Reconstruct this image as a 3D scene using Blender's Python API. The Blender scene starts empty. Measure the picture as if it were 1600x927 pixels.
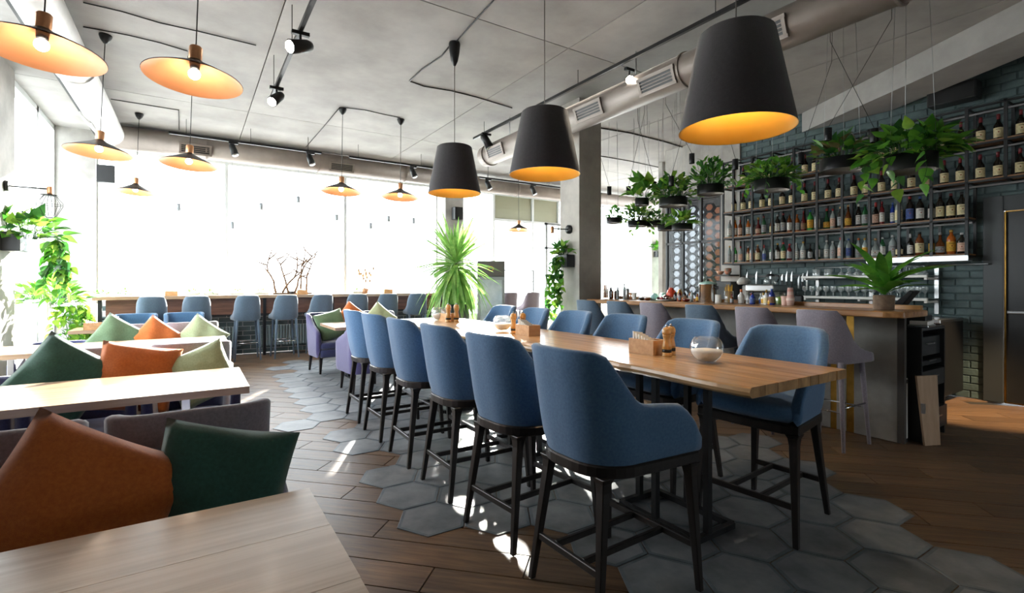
import bpy, bmesh, math, random
from mathutils import Vector, Matrix
random.seed(7)
scn = bpy.context.scene
C = scn.collection
PI = math.pi

# ------------------------------------------------------------------ camera
CAMH = 1.32; FPX = 777.0; HOR = 442.0; YAW = math.radians(32.76)
FX, FY = math.sin(YAW), math.cos(YAW)
RX, RY = FY, -FX
cam_d = bpy.data.cameras.new('camera')
cam_d.sensor_width = 36.0; cam_d.lens = FPX/1600*36.0
cam_d.shift_y = -21.5/1600; cam_d.clip_start = 0.05; cam_d.clip_end = 300
cam = bpy.data.objects.new('camera', cam_d); C.objects.link(cam)
cam.location = (0, 0, CAMH); cam.rotation_euler = (PI/2, 0, -YAW)
scn.camera = cam

# ------------------------------------------------------------------ world, sun, window portals, exposure
w = bpy.data.worlds.new('overcast_sky'); scn.world = w; w.use_nodes = True
bg = w.node_tree.nodes['Background']
bg.inputs[0].default_value = (0.90, 0.95, 1.0, 1); bg.inputs[1].default_value = 5.4
sd = bpy.data.lights.new('sun', 'SUN'); sd.energy = 22.0; sd.angle = math.radians(1.2); sd.color = (1, 0.95, 0.87)
sun = bpy.data.objects.new('sun', sd); C.objects.link(sun)
SDIR = Vector((-0.47, -0.86, -0.30))
sun.rotation_euler = SDIR.to_track_quat('-Z', 'Y').to_euler()
def portal(name, loc, rot, sx, sy):
    l = bpy.data.lights.new(name, 'AREA'); l.shape = 'RECTANGLE'; l.size = sx; l.size_y = sy
    l.cycles.is_portal = True
    o = bpy.data.objects.new(name, l); C.objects.link(o); o.location = loc; o.rotation_euler = rot
portal('window_portal', (1.75, 10.75, 2.25), (-PI/2, 0, 0), 6.4, 2.7)
portal('window_portal', (9.3, 10.75, 2.15), (-PI/2, 0, 0), 8.2, 3.1)
portal('window_portal', (-1.98, 9.3, 2.05), (0, -PI/2, 0), 3.5, 2.4)
portal('window_portal', (-1.98, 5.8, 2.05), (0, -PI/2, 0), 3.5, 2.8)  # portal of the added left fill window
portal('window_portal', (5.0, -3.68, 1.4), (PI/2, 0, 0), 1.3, 1.2)  # portal of the added fill window behind the camera
portal('window_portal', (13.5, 8.5, 2.0), (0, PI/2, 0), 3.2, 3.6)
scn.view_settings.view_transform = 'Standard'; scn.view_settings.look = 'None'
scn.view_settings.exposure = 1.15; scn.view_settings.gamma = 1.0
scn.view_settings.use_curve_mapping = False

# ------------------------------------------------------------------ projection helpers (photo frame -> room coordinates)
def ray(px):
    r = (px-800.0)/FPX
    return FX+RX*r, FY+RY*r
def on_z(px, py, z):
    d = (z-CAMH)*FPX/(HOR-py); a, b = ray(px); return (a*d, b*d, z)
def on_x(px, py, X):
    a, b = ray(px); d = X/a; return (X, b*d, CAMH+(HOR-py)/FPX*d)
def on_y(px, py, Y):
    a, b = ray(px); d = Y/b; return (a*d, Y, CAMH+(HOR-py)/FPX*d)
def proj(x, y, z):
    d = x*FX+y*FY; l = x*RX+y*RY
    if d < 0.05: return None
    return (800+FPX*l/d, HOR-FPX*(z-CAMH)/d, d)
def seen(x, y, z, m=60):
    p = proj(x, y, z)
    return p is not None and -m < p[0] < 1600+m and -m < p[1] < 927+m

# ------------------------------------------------------------------ mesh builder
class MB:
    def __init__(s): s.v = []; s.f = []; s.m = []; s.s = []
    def add(s, vs, fs, m=0, smooth=False):
        o = len(s.v); s.v += [tuple(p) for p in vs]
        for f in fs: s.f.append([i+o for i in f]); s.m.append(m); s.s.append(smooth)
        return s
    def box(s, x0, x1, y0, y1, z0, z1, m=0):
        return s.add([(x0,y0,z0),(x1,y0,z0),(x1,y1,z0),(x0,y1,z0),(x0,y0,z1),(x1,y0,z1),(x1,y1,z1),(x0,y1,z1)],
                     [(3,2,1,0),(4,5,6,7),(0,1,5,4),(1,2,6,5),(2,3,7,6),(3,0,4,7)], m)
    def prism(s, poly, z0, z1, m=0, smooth=False):
        n = len(poly)
        s.add([(x,y,z0) for x,y in poly]+[(x,y,z1) for x,y in poly],
              [tuple(range(n-1,-1,-1)), tuple(range(n,2*n))], m)
        return s.add([(x,y,z0) for x,y in poly]+[(x,y,z1) for x,y in poly],
              [(i,(i+1)%n,n+(i+1)%n,n+i) for i in range(n)], m, smooth)
    def loft(s, rings, m=0, smooth=True, cap0=True, cap1=True, closed=True):
        n = len(rings[0]); vs = [p for r in rings for p in r]; fs = []
        for k in range(len(rings)-1):
            for i in range(n if closed else n-1):
                j = (i+1) % n
                fs.append((k*n+i, k*n+j, (k+1)*n+j, (k+1)*n+i))
        if cap0: fs.append(tuple(range(n-1,-1,-1)))
        if cap1: fs.append(tuple((len(rings)-1)*n+i for i in range(n)))
        return s.add(vs, fs, m, smooth)
    def lathe(s, prof, n=16, c=(0,0,0), m=0, smooth=True, cap0=True, cap1=True):
        rings = [[(c[0]+r*math.cos(2*PI*i/n), c[1]+r*math.sin(2*PI*i/n), c[2]+z) for i in range(n)] for r, z in prof]
        return s.loft(rings, m, smooth, cap0, cap1)
    def tube(s, pts, r, n=8, m=0, caps=True):
        pts = [Vector(p) for p in pts]; rings = []
        rr = r if isinstance(r, (list, tuple)) else [r]*len(pts)
        up = None
        for i, p in enumerate(pts):
            t = (pts[min(i+1,len(pts)-1)]-pts[max(i-1,0)]).normalized()
            if up is None:
                up = Vector((0,0,1)) if abs(t.z) < 0.9 else Vector((1,0,0))
            a = t.cross(up).normalized(); b = a.cross(t).normalized(); up = b
            rings.append([tuple(p+a*rr[i]*math.cos(2*PI*k/n)+b*rr[i]*math.sin(2*PI*k/n)) for k in range(n)])
        return s.loft(rings, m, True, caps, caps)
    def bar(s, p, q, w, h, m=0, up=(0,0,1)):
        p = Vector(p); q = Vector(q); t = (q-p).normalized(); up = Vector(up)
        if abs(t.dot(up)) > 0.98: up = Vector((1,0,0))
        a = t.cross(up).normalized()*w/2; b = a.normalized().cross(t).normalized()*h/2
        vs = [p-a-b, p+a-b, p+a+b, p-a+b, q-a-b, q+a-b, q+a+b, q-a+b]
        return s.add(vs, [(0,1,2,3),(7,6,5,4),(0,4,5,1),(1,5,6,2),(2,6,7,3),(3,7,4,0)], m)
    def taper(s, p, q, w0, w1, m=0):
        p = Vector(p); q = Vector(q); vs = []
        for c, w in ((p, w0/2), (q, w1/2)):
            vs += [c+Vector((-w,-w,0)), c+Vector((w,-w,0)), c+Vector((w,w,0)), c+Vector((-w,w,0))]
        return s.add(vs, [(3,2,1,0),(4,5,6,7),(0,1,5,4),(1,2,6,5),(2,3,7,6),(3,0,4,7)], m)
    def sphere(s, c, r, n=14, k=8, m=0, sz=1.0):
        prof = [(max(r*math.sin(PI*i/k),1e-4), -r*sz*math.cos(PI*i/k)) for i in range(k+1)]
        return s.lathe(prof, n, c, m)
    def mesh(s, name, mats, bevel=0.0, seg=1):
        me = bpy.data.meshes.new(name)
        me.from_pydata(s.v, [], s.f)
        if not isinstance(mats, (list, tuple)): mats = [mats]
        for t in mats: me.materials.append(t)
        me.polygons.foreach_set('material_index', s.m); me.polygons.foreach_set('use_smooth', s.s)
        bm = bmesh.new(); bm.from_mesh(me)
        bmesh.ops.remove_doubles(bm, verts=bm.verts, dist=1e-5)
        bmesh.ops.recalc_face_normals(bm, faces=bm.faces)
        if bevel > 0:
            es = [e for e in bm.edges if len(e.link_faces) == 2 and e.calc_face_angle(0) > 0.6]
            bmesh.ops.bevel(bm, geom=es, offset=bevel, segments=seg, affect='EDGES', profile=0.5, clamp_overlap=True)
        bm.to_mesh(me); bm.free()
        return me
    def build(s, name, mats, parent=None, bevel=0.0, seg=1, loc=None):
        o = bpy.data.objects.new(name, s.mesh(name, mats, bevel, seg)); C.objects.link(o)
        if parent is not None: o.parent = parent
        if loc is not None: o.location = loc
        return o
def inst(name, me, parent=None, loc=(0,0,0), rot=None, scale=None, mtx=None):
    o = bpy.data.objects.new(name, me); C.objects.link(o)
    if parent is not None: o.parent = parent
    if mtx is not None: o.matrix_local = mtx
    else:
        o.location = loc
        if rot is not None: o.rotation_euler = rot
        if scale is not None: o.scale = scale if isinstance(scale, (tuple, list)) else (scale,)*3
    return o
def tag(o, label, cat, group=None):
    o['label'] = label; o['category'] = cat
    if group: o['group'] = group
    elif 'group' in o: del o['group']
    return o
def thing(name, label, cat, loc=(0,0,0), rz=0.0, group=None):
    o = bpy.data.objects.new(name, None); C.objects.link(o); o.empty_display_size = 0.1
    o.location = loc; o.rotation_euler = (0,0,rz)
    return tag(o, label, cat, group)
def struct(o, label=None):
    o['kind'] = 'structure'
    if label: o['label'] = label
    return o
def copy_tree(o, parent=None):
    c = o.copy(); C.objects.link(c)
    c.parent = parent
    for ch in list(o.children): copy_tree(ch, c)
    return c
ORD = ['nearest', 'second', 'third', 'fourth', 'fifth', 'sixth', 'seventh', 'eighth', 'ninth', 'tenth', 'eleventh', 'twelfth',
       'thirteenth', 'fourteenth', 'fifteenth', 'sixteenth', 'seventeenth', 'eighteenth', 'nineteenth', 'twentieth',
       'twenty-first', 'twenty-second', 'twenty-third', 'twenty-fourth', 'twenty-fifth', 'twenty-sixth', 'twenty-seventh',
       'twenty-eighth', 'twenty-ninth', 'thirtieth', 'thirty-first', 'thirty-second', 'thirty-third', 'thirty-fourth', 'thirty-fifth',
       'thirty-sixth', 'thirty-seventh', 'thirty-eighth', 'thirty-ninth', 'fortieth']
def orde(i): return 'first' if i == 0 else ORD[i]

# ------------------------------------------------------------------ materials
def lin(h):
    h = h.lstrip('#'); o = []
    for i in (0, 2, 4):
        c = int(h[i:i+2], 16)/255.0
        o.append(c/12.92 if c <= 0.04045 else ((c+0.055)/1.055)**2.4)
    return (o[0], o[1], o[2], 1.0)
def mat(name, col, rough=0.5, metal=0.0, col2=None, ns=4.0, stretch=(1,1,1), bump=0.0, bs=40.0, bstretch=None,
        rnd=0.0, spec=0.5, coat=0.0, emit=None, es=0.0, lo=0.35, hi=0.65, detail=4.0, sheen=0.0, bdist=0.01, rvar=0.0):
    m = bpy.data.materials.new(name); m.use_nodes = True
    nt = m.node_tree; N = nt.nodes; L = nt.links
    b = N['Principled BSDF']
    a = lin(col) if isinstance(col, str) else col
    b.inputs['Roughness'].default_value = rough; b.inputs['Metallic'].default_value = metal
    b.inputs['Specular IOR Level'].default_value = spec
    if coat: b.inputs['Coat Weight'].default_value = coat; b.inputs['Coat Roughness'].default_value = 0.15
    if sheen: b.inputs['Sheen Weight'].default_value = sheen; b.inputs['Sheen Roughness'].default_value = 0.5
    if emit: b.inputs['Emission Color'].default_value = lin(emit); b.inputs['Emission Strength'].default_value = es
    tc = N.new('ShaderNodeTexCoord'); vec = tc.outputs['Object']
    rn = None
    if rnd or col2:
        oi = N.new('ShaderNodeObjectInfo'); ge = N.new('ShaderNodeNewGeometry')
        ad = N.new('ShaderNodeMath'); ad.operation = 'ADD'
        L.new(oi.outputs['Random'], ad.inputs[0]); L.new(ge.outputs['Random Per Island'], ad.inputs[1])
        fr = N.new('ShaderNodeMath'); fr.operation = 'FRACT'; L.new(ad.outputs[0], fr.inputs[0]); rn = fr.outputs[0]
    out = None
    if col2:
        mp = N.new('ShaderNodeMapping'); mp.inputs['Scale'].default_value = stretch; L.new(vec, mp.inputs['Vector'])
        if rnd:
            cb = N.new('ShaderNodeCombineXYZ'); mu = N.new('ShaderNodeMath'); mu.operation = 'MULTIPLY'; mu.inputs[1].default_value = 37.0
            L.new(rn, mu.inputs[0]); L.new(mu.outputs[0], cb.inputs[0]); L.new(mu.outputs[0], cb.inputs[1]); L.new(mu.outputs[0], cb.inputs[2])
            L.new(cb.outputs[0], mp.inputs['Location'])
        nz = N.new('ShaderNodeTexNoise'); nz.inputs['Scale'].default_value = ns; nz.inputs['Detail'].default_value = detail
        nz.inputs['Roughness'].default_value = 0.6; L.new(mp.outputs[0], nz.inputs['Vector'])
        rp = N.new('ShaderNodeValToRGB'); rp.color_ramp.elements[0].position = lo; rp.color_ramp.elements[1].position = hi
        rp.color_ramp.elements[0].color = a; rp.color_ramp.elements[1].color = lin(col2) if isinstance(col2, str) else col2
        L.new(nz.outputs['Fac'], rp.inputs[0]); out = rp.outputs[0]
        if rvar:
            mr = N.new('ShaderNodeMapRange'); mr.inputs['To Min'].default_value = max(rough-rvar, 0.02); mr.inputs['To Max'].default_value = rough+rvar
            L.new(nz.outputs['Fac'], mr.inputs['Value']); L.new(mr.outputs[0], b.inputs['Roughness'])
    if rnd:
        hs = N.new('ShaderNodeHueSaturation')
        mr = N.new('ShaderNodeMapRange'); mr.inputs['To Min'].default_value = 1-rnd; mr.inputs['To Max'].default_value = 1+rnd
        L.new(rn, mr.inputs['Value']); L.new(mr.outputs[0], hs.inputs['Value'])
        if out is None: hs.inputs['Color'].default_value = a
        else: L.new(out, hs.inputs['Color'])
        out = hs.outputs[0]
    if out is None: b.inputs['Base Color'].default_value = a
    else: L.new(out, b.inputs['Base Color'])
    if bump:
        mp2 = N.new('ShaderNodeMapping'); mp2.inputs['Scale'].default_value = bstretch or stretch; L.new(vec, mp2.inputs['Vector'])
        nb = N.new('ShaderNodeTexNoise'); nb.inputs['Scale'].default_value = bs; nb.inputs['Detail'].default_value = 3
        L.new(mp2.outputs[0], nb.inputs['Vector'])
        bu = N.new('ShaderNodeBump'); bu.inputs['Strength'].default_value = bump; bu.inputs['Distance'].default_value = bdist
        L.new(nb.outputs['Fac'], bu.inputs['Height']); L.new(bu.outputs[0], b.inputs['Normal'])
    return m
def glass_mat(name, col=(1,1,1,1), refl=0.08, solid=None, amount=0.0, rough=0.02):
    m = bpy.data.materials.new(name); m.use_nodes = True; nt = m.node_tree; N = nt.nodes; L = nt.links
    N.remove(N['Principled BSDF']); out = N['Material Output']
    t = N.new('ShaderNodeBsdfTransparent'); t.inputs[0].default_value = col
    g = N.new('ShaderNodeBsdfGlossy'); g.inputs['Roughness'].default_value = rough
    lw = N.new('ShaderNodeLayerWeight'); lw.inputs['Blend'].default_value = 0.25
    mr = N.new('ShaderNodeMapRange'); mr.inputs['To Min'].default_value = refl; mr.inputs['To Max'].default_value = min(0.6, refl*6)
    L.new(lw.outputs['Facing'], mr.inputs['Value'])
    mx = N.new('ShaderNodeMixShader'); L.new(mr.outputs[0], mx.inputs[0]); L.new(t.outputs[0], mx.inputs[1]); L.new(g.outputs[0], mx.inputs[2])
    last = mx
    if solid:
        d = N.new('ShaderNodeBsdfDiffuse'); d.inputs[0].default_value = lin(solid)
        m2 = N.new('ShaderNodeMixShader'); m2.inputs[0].default_value = amount
        L.new(mx.outputs[0], m2.inputs[1]); L.new(d.outputs[0], m2.inputs[2]); last = m2
    L.new(last.outputs[0], out.inputs[0]); return m
def leaf_mat(name, col, col2, rough=0.4, rnd=0.25):
    m = mat(name, col, rough, col2=col2, ns=6.0, rnd=rnd)
    nt = m.node_tree; N = nt.nodes; L = nt.links; b = N['Principled BSDF']
    tr = N.new('ShaderNodeBsdfTranslucent'); mx = N.new('ShaderNodeMixShader'); mx.inputs[0].default_value = 0.5
    src = b.inputs['Base Color'].links[0].from_socket; L.new(src, tr.inputs[0])
    L.new(b.outputs[0], mx.inputs[1]); L.new(tr.outputs[0], mx.inputs[2]); L.new(mx.outputs[0], N['Material Output'].inputs[0])
    return m
def emis(name, col, s):
    m = bpy.data.materials.new(name); m.use_nodes = True; nt = m.node_tree
    nt.nodes.remove(nt.nodes['Principled BSDF']); e = nt.nodes.new('ShaderNodeEmission')
    e.inputs[0].default_value = lin(col); e.inputs[1].default_value = s
    nt.links.new(e.outputs[0], nt.nodes['Material Output'].inputs[0]); return m

M = {}
M['concrete'] = mat('ceiling_concrete', '#8d8a87', 0.75, col2='#a9a6a2', ns=1.6, detail=9, bump=0.12, bs=30, rnd=0.05, lo=0.3, hi=0.7)
M['plaster'] = mat('grey_plaster', '#9b9893', 0.75, col2='#b5b2ad', ns=3.0, detail=8, bump=0.2, bs=25)
M['white_wall'] = mat('white_wall', '#c9c9c6', 0.7, col2='#d6d6d3', ns=2.0)
M['grout'] = mat('floor_grout', '#2e2b28', 0.8)
M['plank'] = mat('oak_plank', '#4e3c2d', 0.42, spec=0.35, col2='#7a6047', ns=3.0, stretch=(1.2,16,1), detail=7, rnd=0.22, bump=0.10, bs=6, bstretch=(2,30,1), rvar=0.06, lo=0.3, hi=0.72)
M['hex'] = mat('grey_hex_tile', '#64686c', 0.42, spec=0.36, col2='#85888b', ns=5.0, detail=6, rnd=0.10, bump=0.05, bs=30, rvar=0.06)
M['hexrim'] = mat('hex_tile_rim', '#565e65', 0.42, spec=0.38, col2='#6d747a', ns=8.0, rnd=0.1)
M['brick'] = mat('teal_painted_brick', '#47585a', 0.62, col2='#566a6b', ns=7.0, rnd=0.13, bump=0.5, bs=22, bdist=0.012)
M['mortar'] = mat('teal_painted_mortar', '#465859', 0.75, bump=0.4, bs=40)
M['glass'] = glass_mat('clear_window_glass', (0.97,0.985,0.98,1), 0.03)
M['pglass'] = glass_mat('partition_glass', (0.95,0.96,0.96,1), 0.008)
M['frame_white'] = mat('white_frame', '#cfd2d2', 0.45)
M['frame_dark'] = mat('dark_frame', '#2a2c2e', 0.4, spec=0.4)
M['galv'] = mat('galvanised_duct', '#7d736c', 0.5, metal=0.35, col2='#92877f', ns=2.0)
M['duct_white'] = mat('white_duct', '#c2c0bd', 0.5, metal=0.2, col2='#d3d1ce', ns=2.0)
M['black'] = mat('matte_black_metal', '#17181a', 0.42, spec=0.4)
M['blackwood'] = mat('black_stained_wood', '#1b1816', 0.38, col2='#262120', ns=6, stretch=(8,8,1), spec=0.45)
M['chrome'] = mat('chrome', '#c8c9ca', 0.16, metal=1.0)
M['steel'] = mat('brushed_steel', '#a9aaab', 0.3, metal=1.0)
M['brass'] = mat('brass_strip', '#9a7433', 0.3, metal=1.0, col2='#b98e45', ns=9)
M['copper'] = mat('copper', '#cf9468', 0.38, metal=0.8, col2='#dca67c', ns=3)
M['copper_in'] = mat('copper_painted_inside', '#cf8c5c', 0.45, metal=0.3, col2='#db9c6e', ns=2)
M['gold_in'] = mat('gold_lining', '#d8a236', 0.5, metal=0.25, col2='#e0ae48', ns=2)
M['shade_out'] = mat('charcoal_fabric_shade', '#2b272a', 0.85, col2='#322e31', ns=60, bump=0.15, bs=220, sheen=0.2)
M['bulb'] = emis('lit_bulb', '#fff1dc', 14.0)
M['spotface'] = emis('lit_spot_lens', '#fff3e0', 30.0)
def fabric(n, c, c2, sh=0.35):
    return mat(n, c, 0.85, col2=c2, ns=90, detail=3, bump=0.25, bs=420, sheen=sh, lo=0.3, hi=0.7, bdist=0.003)
M['blue'] = fabric('blue_woven_fabric', '#3a6088', '#4a7299')
M['bluegrey'] = fabric('blue_grey_woven_fabric', '#46586a', '#55697b')
M['lavender'] = fabric('lavender_grey_fabric', '#7a727c', '#8b838d')
M['navy'] = fabric('navy_velvet', '#1b2048', '#262d5c', 0.6)
M['purple'] = fabric('purple_velvet', '#413c68', '#504a78', 0.4)
M['orange'] = fabric('burnt_orange_cotton', '#b0591c', '#c46a28')
M['green'] = fabric('dark_green_cotton', '#1f4a40', '#2a594d')
M['sage'] = fabric('sage_green_cotton', '#4d6647', '#5d7656')
M['pale'] = fabric('pale_green_cotton', '#93a07a', '#a4b08c')
M['oak'] = mat('oiled_oak_board', '#86613a', 0.30, col2='#c8a070', ns=2.2, stretch=(9,0.55,4), detail=7, rnd=0.17, coat=0.25, bump=0.03, bs=5, bstretch=(20,1,10), lo=0.28, hi=0.66)
M['oakx'] = mat('oak_top', '#86694b', 0.34, col2='#b4977a', ns=2.5, stretch=(0.5,14,6), detail=6, coat=0.2, rnd=0.06, lo=0.25, hi=0.7)
M['oaky'] = mat('oak_bar_top', '#8c5e35', 0.34, col2='#b98753', ns=2.5, stretch=(12,0.7,8), detail=6, coat=0.15)
M['walnut'] = mat('walnut_apron', '#57382a', 0.45, col2='#7a5240', ns=2.5, stretch=(1,8,10), detail=6)
M['shelfwood'] = mat('shelf_board_wood', '#6d4a2c', 0.5, col2='#95693f', ns=4, stretch=(10,1,4))
M['boxwood'] = mat('light_beech', '#b98a5a', 0.5, col2='#cc9f70', ns=4, stretch=(1,8,8))
M['mill'] = mat('turned_beech', '#b5813f', 0.38, col2='#d0a164', ns=5, stretch=(8,8,1), coat=0.2)
M['barconc'] = mat('bar_concrete', '#85827d', 0.6, col2='#a3a09a', ns=2.2, detail=8, bump=0.15, bs=18)
M['paper'] = mat('white_paper', '#e6e4df', 0.8)
M['white'] = mat('white_lacquer', '#dcdbd6', 0.4)
M['sand'] = mat('white_sand', '#e8e6e2', 0.9, bump=0.4, bs=200)
M['cglass'] = glass_mat('clear_glass', (0.96,0.97,0.97,1), 0.10, '#c9d2d2', 0.06)
M['rackglass'] = glass_mat('rack_glass', (0.93,0.95,0.95,1), 0.14, '#cfd8d8', 0.28)
M['bglass'] = glass_mat('clear_bottle_glass', (0.85,0.88,0.87,1), 0.12, '#aab4b2', 0.25)
M['concface'] = mat('concrete_pier', '#9c978f', 0.7, col2='#b3aea6', ns=3.0, detail=8, bump=0.2, bs=22)
M['door'] = mat('dark_slate_door', '#232629', 0.35, col2='#2a2d30', ns=2)
M['doorframe'] = mat('slate_door_frame', '#3a3f42', 0.45)
M['terrace'] = mat('pale_terrace', '#b9bbbc', 0.9, col2='#cfd0d0', ns=0.6)
M['bark'] = mat('bark', '#5a4636', 0.8, col2='#7d654f', ns=20, bump=0.5, bs=40)
M['soil'] = mat('dark_soil', '#2b211a', 0.9, bump=0.6, bs=60)
M['leaf'] = leaf_mat('pothos_leaf', '#3c7d28', '#72ad3e')
M['leaf2'] = leaf_mat('bright_leaf', '#5c8f2c', '#9cc24a')
M['leafd'] = leaf_mat('dark_leaf', '#2a5c2c', '#4a8038')
M['leafp'] = leaf_mat('bronze_leaf', '#5a5a34', '#8a7a54')
M['yucca'] = leaf_mat('yucca_leaf', '#5a9040', '#a5c872')
# ================================================================== STRUCTURE
CZ = 3.8        # ceiling height
WX = 7.5        # brick wall plane
LX = -1.75      # left wall plane
WY = 10.5       # window wall plane

# ---- floor: slab, diagonal planks and hexagon tiles
floor = struct(MB().box(LX-0.25, 14.0, -3.5, WY+0.2, -0.2, -0.022).build('floor', M['grout']), 'oak plank floor inlaid with grey hexagon tiles')
HS = 0.21
HC = (3.34, 1.315)
lpoly = [(-0.5,2.05),(0.6,1.95),(1.2,1.86),(1.6,1.62),(1.95,1.72),(2.3,1.05),(2.7,0.98),(3.5,1.05),(4.6,0.98),(6.0,0.95),(7.5,0.95),(8.2,1.1),(9.0,1.4)]
rpoly = [(-0.5,2.9),(0.4,3.0),(0.9,3.25),(1.3,3.52),(1.7,3.65),(2.2,3.95),(2.8,3.9),(3.6,3.8),(4.6,4.0),(6.0,4.2),(7.5,4.0),(8.2,3.6),(9.0,3.2)]
def interp(t, tab):
    for (a, x), (b, y) in zip(tab, tab[1:]):
        if a <= t <= b: return x+(y-x)*(t-a)/(b-a)
    return None
def in_hex(x, y):
    a = interp(y, lpoly); b = interp(y, rpoly)
    if a is None: return False
    j = 0.22*math.sin(x*7.1+y*13.7)*math.cos(y*9.3-x*3.1)
    return a+j < x < b+j
hexes = []
for i in range(-12, 9):
    for j in range(-8, 26):
        x = HC[0]+i*1.5*HS; y = HC[1]+j*HS*math.sqrt(3)+(HS*math.sqrt(3)/2 if i % 2 else 0)
        if in_hex(x, y) and seen(x, y, 0, 120): hexes.append((proj(x, y, 0)[2], x, y))
hexes.sort()
def hex_mb(mb, cx, cy):
    def ring(r, z): return [(cx+r*math.cos(PI/3*k), cy+r*math.sin(PI/3*k), z) for k in range(6)]
    mb.loft([ring(HS-0.0035, -0.004), ring(HS-0.0035, -0.0015), ring(HS-0.006, 0.0)], 1, False, True, False)
    mb.loft([ring(HS-0.006, 0.0), ring(HS-0.024, 0.0)], 1, False, False, False)
    mb.loft([ring(HS-0.024, 0.0), ring(HS-0.03, 0.0)], 0, False, False, True)
hmesh = None
b0 = MB(); hex_mb(b0, 0, 0); hmesh = b0.mesh('hex_tile', [M['hex'], M['hexrim']])
for d, x, y in hexes[:300]: inst('hex_tile', hmesh, floor, (x, y, 0))
if len(hexes) > 300:
    b0 = MB()
    for d, x, y in hexes[300:]: hex_mb(b0, x, y)
    b0.build('hex_tiles', [M['hex'], M['hexrim']], floor)['kind'] = 'stuff'
hexset = [(x, y) for d, x, y in hexes]
PW, PL = 0.19, 1.25
S2 = math.sqrt(0.5)
def covered(x, y):
    return any((x-a)**2+(y-b)**2 < (HS*0.86)**2 for a, b in hexset)
planks = []
for i in range(-18, 70):
    off = (i % 3)*PL/3
    for j in range(-9, 10):
        u = i*PW; v = j*PL+off+0.2           # u along (1,1), v along (1,-1)
        x = (u+v)*S2; y = (u-v)*S2
        if not (LX < x < 13.0 and -0.6 < y < WY-0.2): continue
        if x > WX and y < 6: continue
        pts = [(x+S2*PL*k/2, y-S2*PL*k/2) for k in (-0.95, -0.5, 0, 0.5, 0.95)]
        if not any(seen(a, b, 0, 40) for a, b in pts): continue
        edge = [(a+S2*PW*0.45*q, b+S2*PW*0.45*q) for a, b in pts for q in (-1, 1)]
        if all(covered(a, b) for a, b in edge): continue
        p = proj(x, y, 0); planks.append((p[2] if p else 0.0, x, y))
planks.sort()
def plank_mb(mb):
    a, b = PL/2-0.0035, PW/2-0.0035
    mb.loft([[(-a,-b,z0-0.0), (a,-b,z0), (a,b,z0), (-a,b,z0)] for z0 in (-0.02, -0.007)] +
            [[(-a,-b,-0.0045),(a,-b,-0.0045),(a,b,-0.0045),(-a,b,-0.0045)]], 0, False)
b0 = MB(); plank_mb(b0); pmesh = b0.mesh('plank', M['plank'])
for d, x, y in planks[:300]: inst('plank', pmesh, floor, (x, y, 0), (0, 0, -PI/4))
if len(planks) > 300:
    b0 = MB(); base = MB(); plank_mb(base)
    c, s = math.cos(-PI/4), math.sin(-PI/4)
    for d, x, y in planks[300:]:
        b0.add([(x+c*p[0]-s*p[1], y+s*p[0]+c*p[1], p[2]) for p in base.v], base.f, 0)
    me = b0.mesh('planks_far', M['plank'])
    # rotate texture space with the boards: store unrotated verts, rotate the object
    me.transform(Matrix.Rotation(PI/4, 4, 'Z'))
    o = inst('planks_far', me, floor, (0,0,0), (0,0,-PI/4)); o['kind'] = 'stuff'

# ---- ceiling: slab with separate cast panels, seams open
ceil = struct(MB().box(LX-0.25, 14.0, -3.5, WY+0.2, CZ+0.03, CZ+0.3).build('ceiling', M['concrete']), 'raw concrete ceiling with open panel seams')
for x0, x1 in ((-2.0,0.69),(0.69,3.35),(3.35,6.0),(6.0,8.66),(8.66,11.3),(11.3,14.0)):
    for y0, y1 in ((-3.5,0.1),(0.1,4.1),(4.1,8.14),(8.14,10.7)):
        MB().box(x0+0.006, x1-0.006, y0+0.006, y1-0.006, CZ, CZ+0.03).build('panel', M['concrete'], ceil)
beam = MB()
d = Vector((7.5-6.13, 3.82-1.237, 0)).normalized(); nrm = Vector((d.y, -d.x, 0))
A = Vector((6.13,1.237,0))-d*4.6; B = Vector((7.5,3.82,0))+d*0.0
w2 = nrm*0.52
B2 = A+w2+d*((7.5-(A+w2).x)/d.x)
beam.prism([(A.x,A.y),(B.x,B.y),(B2.x,B2.y),((A+w2).x,(A+w2).y)][::-1], 3.52, CZ+0.0)
struct(beam.build('trim_1', M['concrete']), 'diagonal concrete ceiling beam above the bar shelves')

# ---- brick wall on the right with door opening
DY0, DY1, DZ = 0.78, 1.66, 2.10
wr = MB()
wr.box(WX+0.015, WX+0.2, -3.5, DY0-0.10, 0, CZ); wr.box(WX+0.015, WX+0.2, DY1+0.10, 4.79, 0, CZ); wr.box(WX+0.015, WX+0.2, DY0-0.10, DY1+0.10, DZ+0.1, CZ)
wall_right = struct(wr.build('wall_right', M['mortar']), 'teal painted brick wall behind the bar')
BL, BH = 0.26, 0.086
rows = []
for k in range(int(CZ/BH)):
    z = k*BH; off = BL/2 if k % 2 else 0
    for j in range(0, 24):
        y0 = j*BL+off-0.9; y1 = y0+BL-0.012; y0 += 0.0
        y1 = min(y1, 4.785)
        if y1-y0 < 0.05: continue
        if z < DZ+0.1 and y1 > DY0-0.1 and y0 < DY1+0.1:
            if y1 <= DY1+0.14 and y0 >= DY0-0.14: continue
            if y1 > DY1+0.1: y0 = max(y0, DY1+0.102)
            else: y1 = min(y1, DY0-0.102)
            if y1-y0 < 0.03: continue
        ym = (y0+y1)/2; zm = z+BH/2
        if not seen(WX, ym, zm, 40): continue
        behind = 1.62 < zm < 3.22 and (1.9 < ym < 4.9 or zm > 2.4)     # mostly hidden by the bottle shelves
        rows.append((1 if behind else 0, proj(WX, ym, zm)[2], y0, y1, z))
rows.sort()
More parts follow.
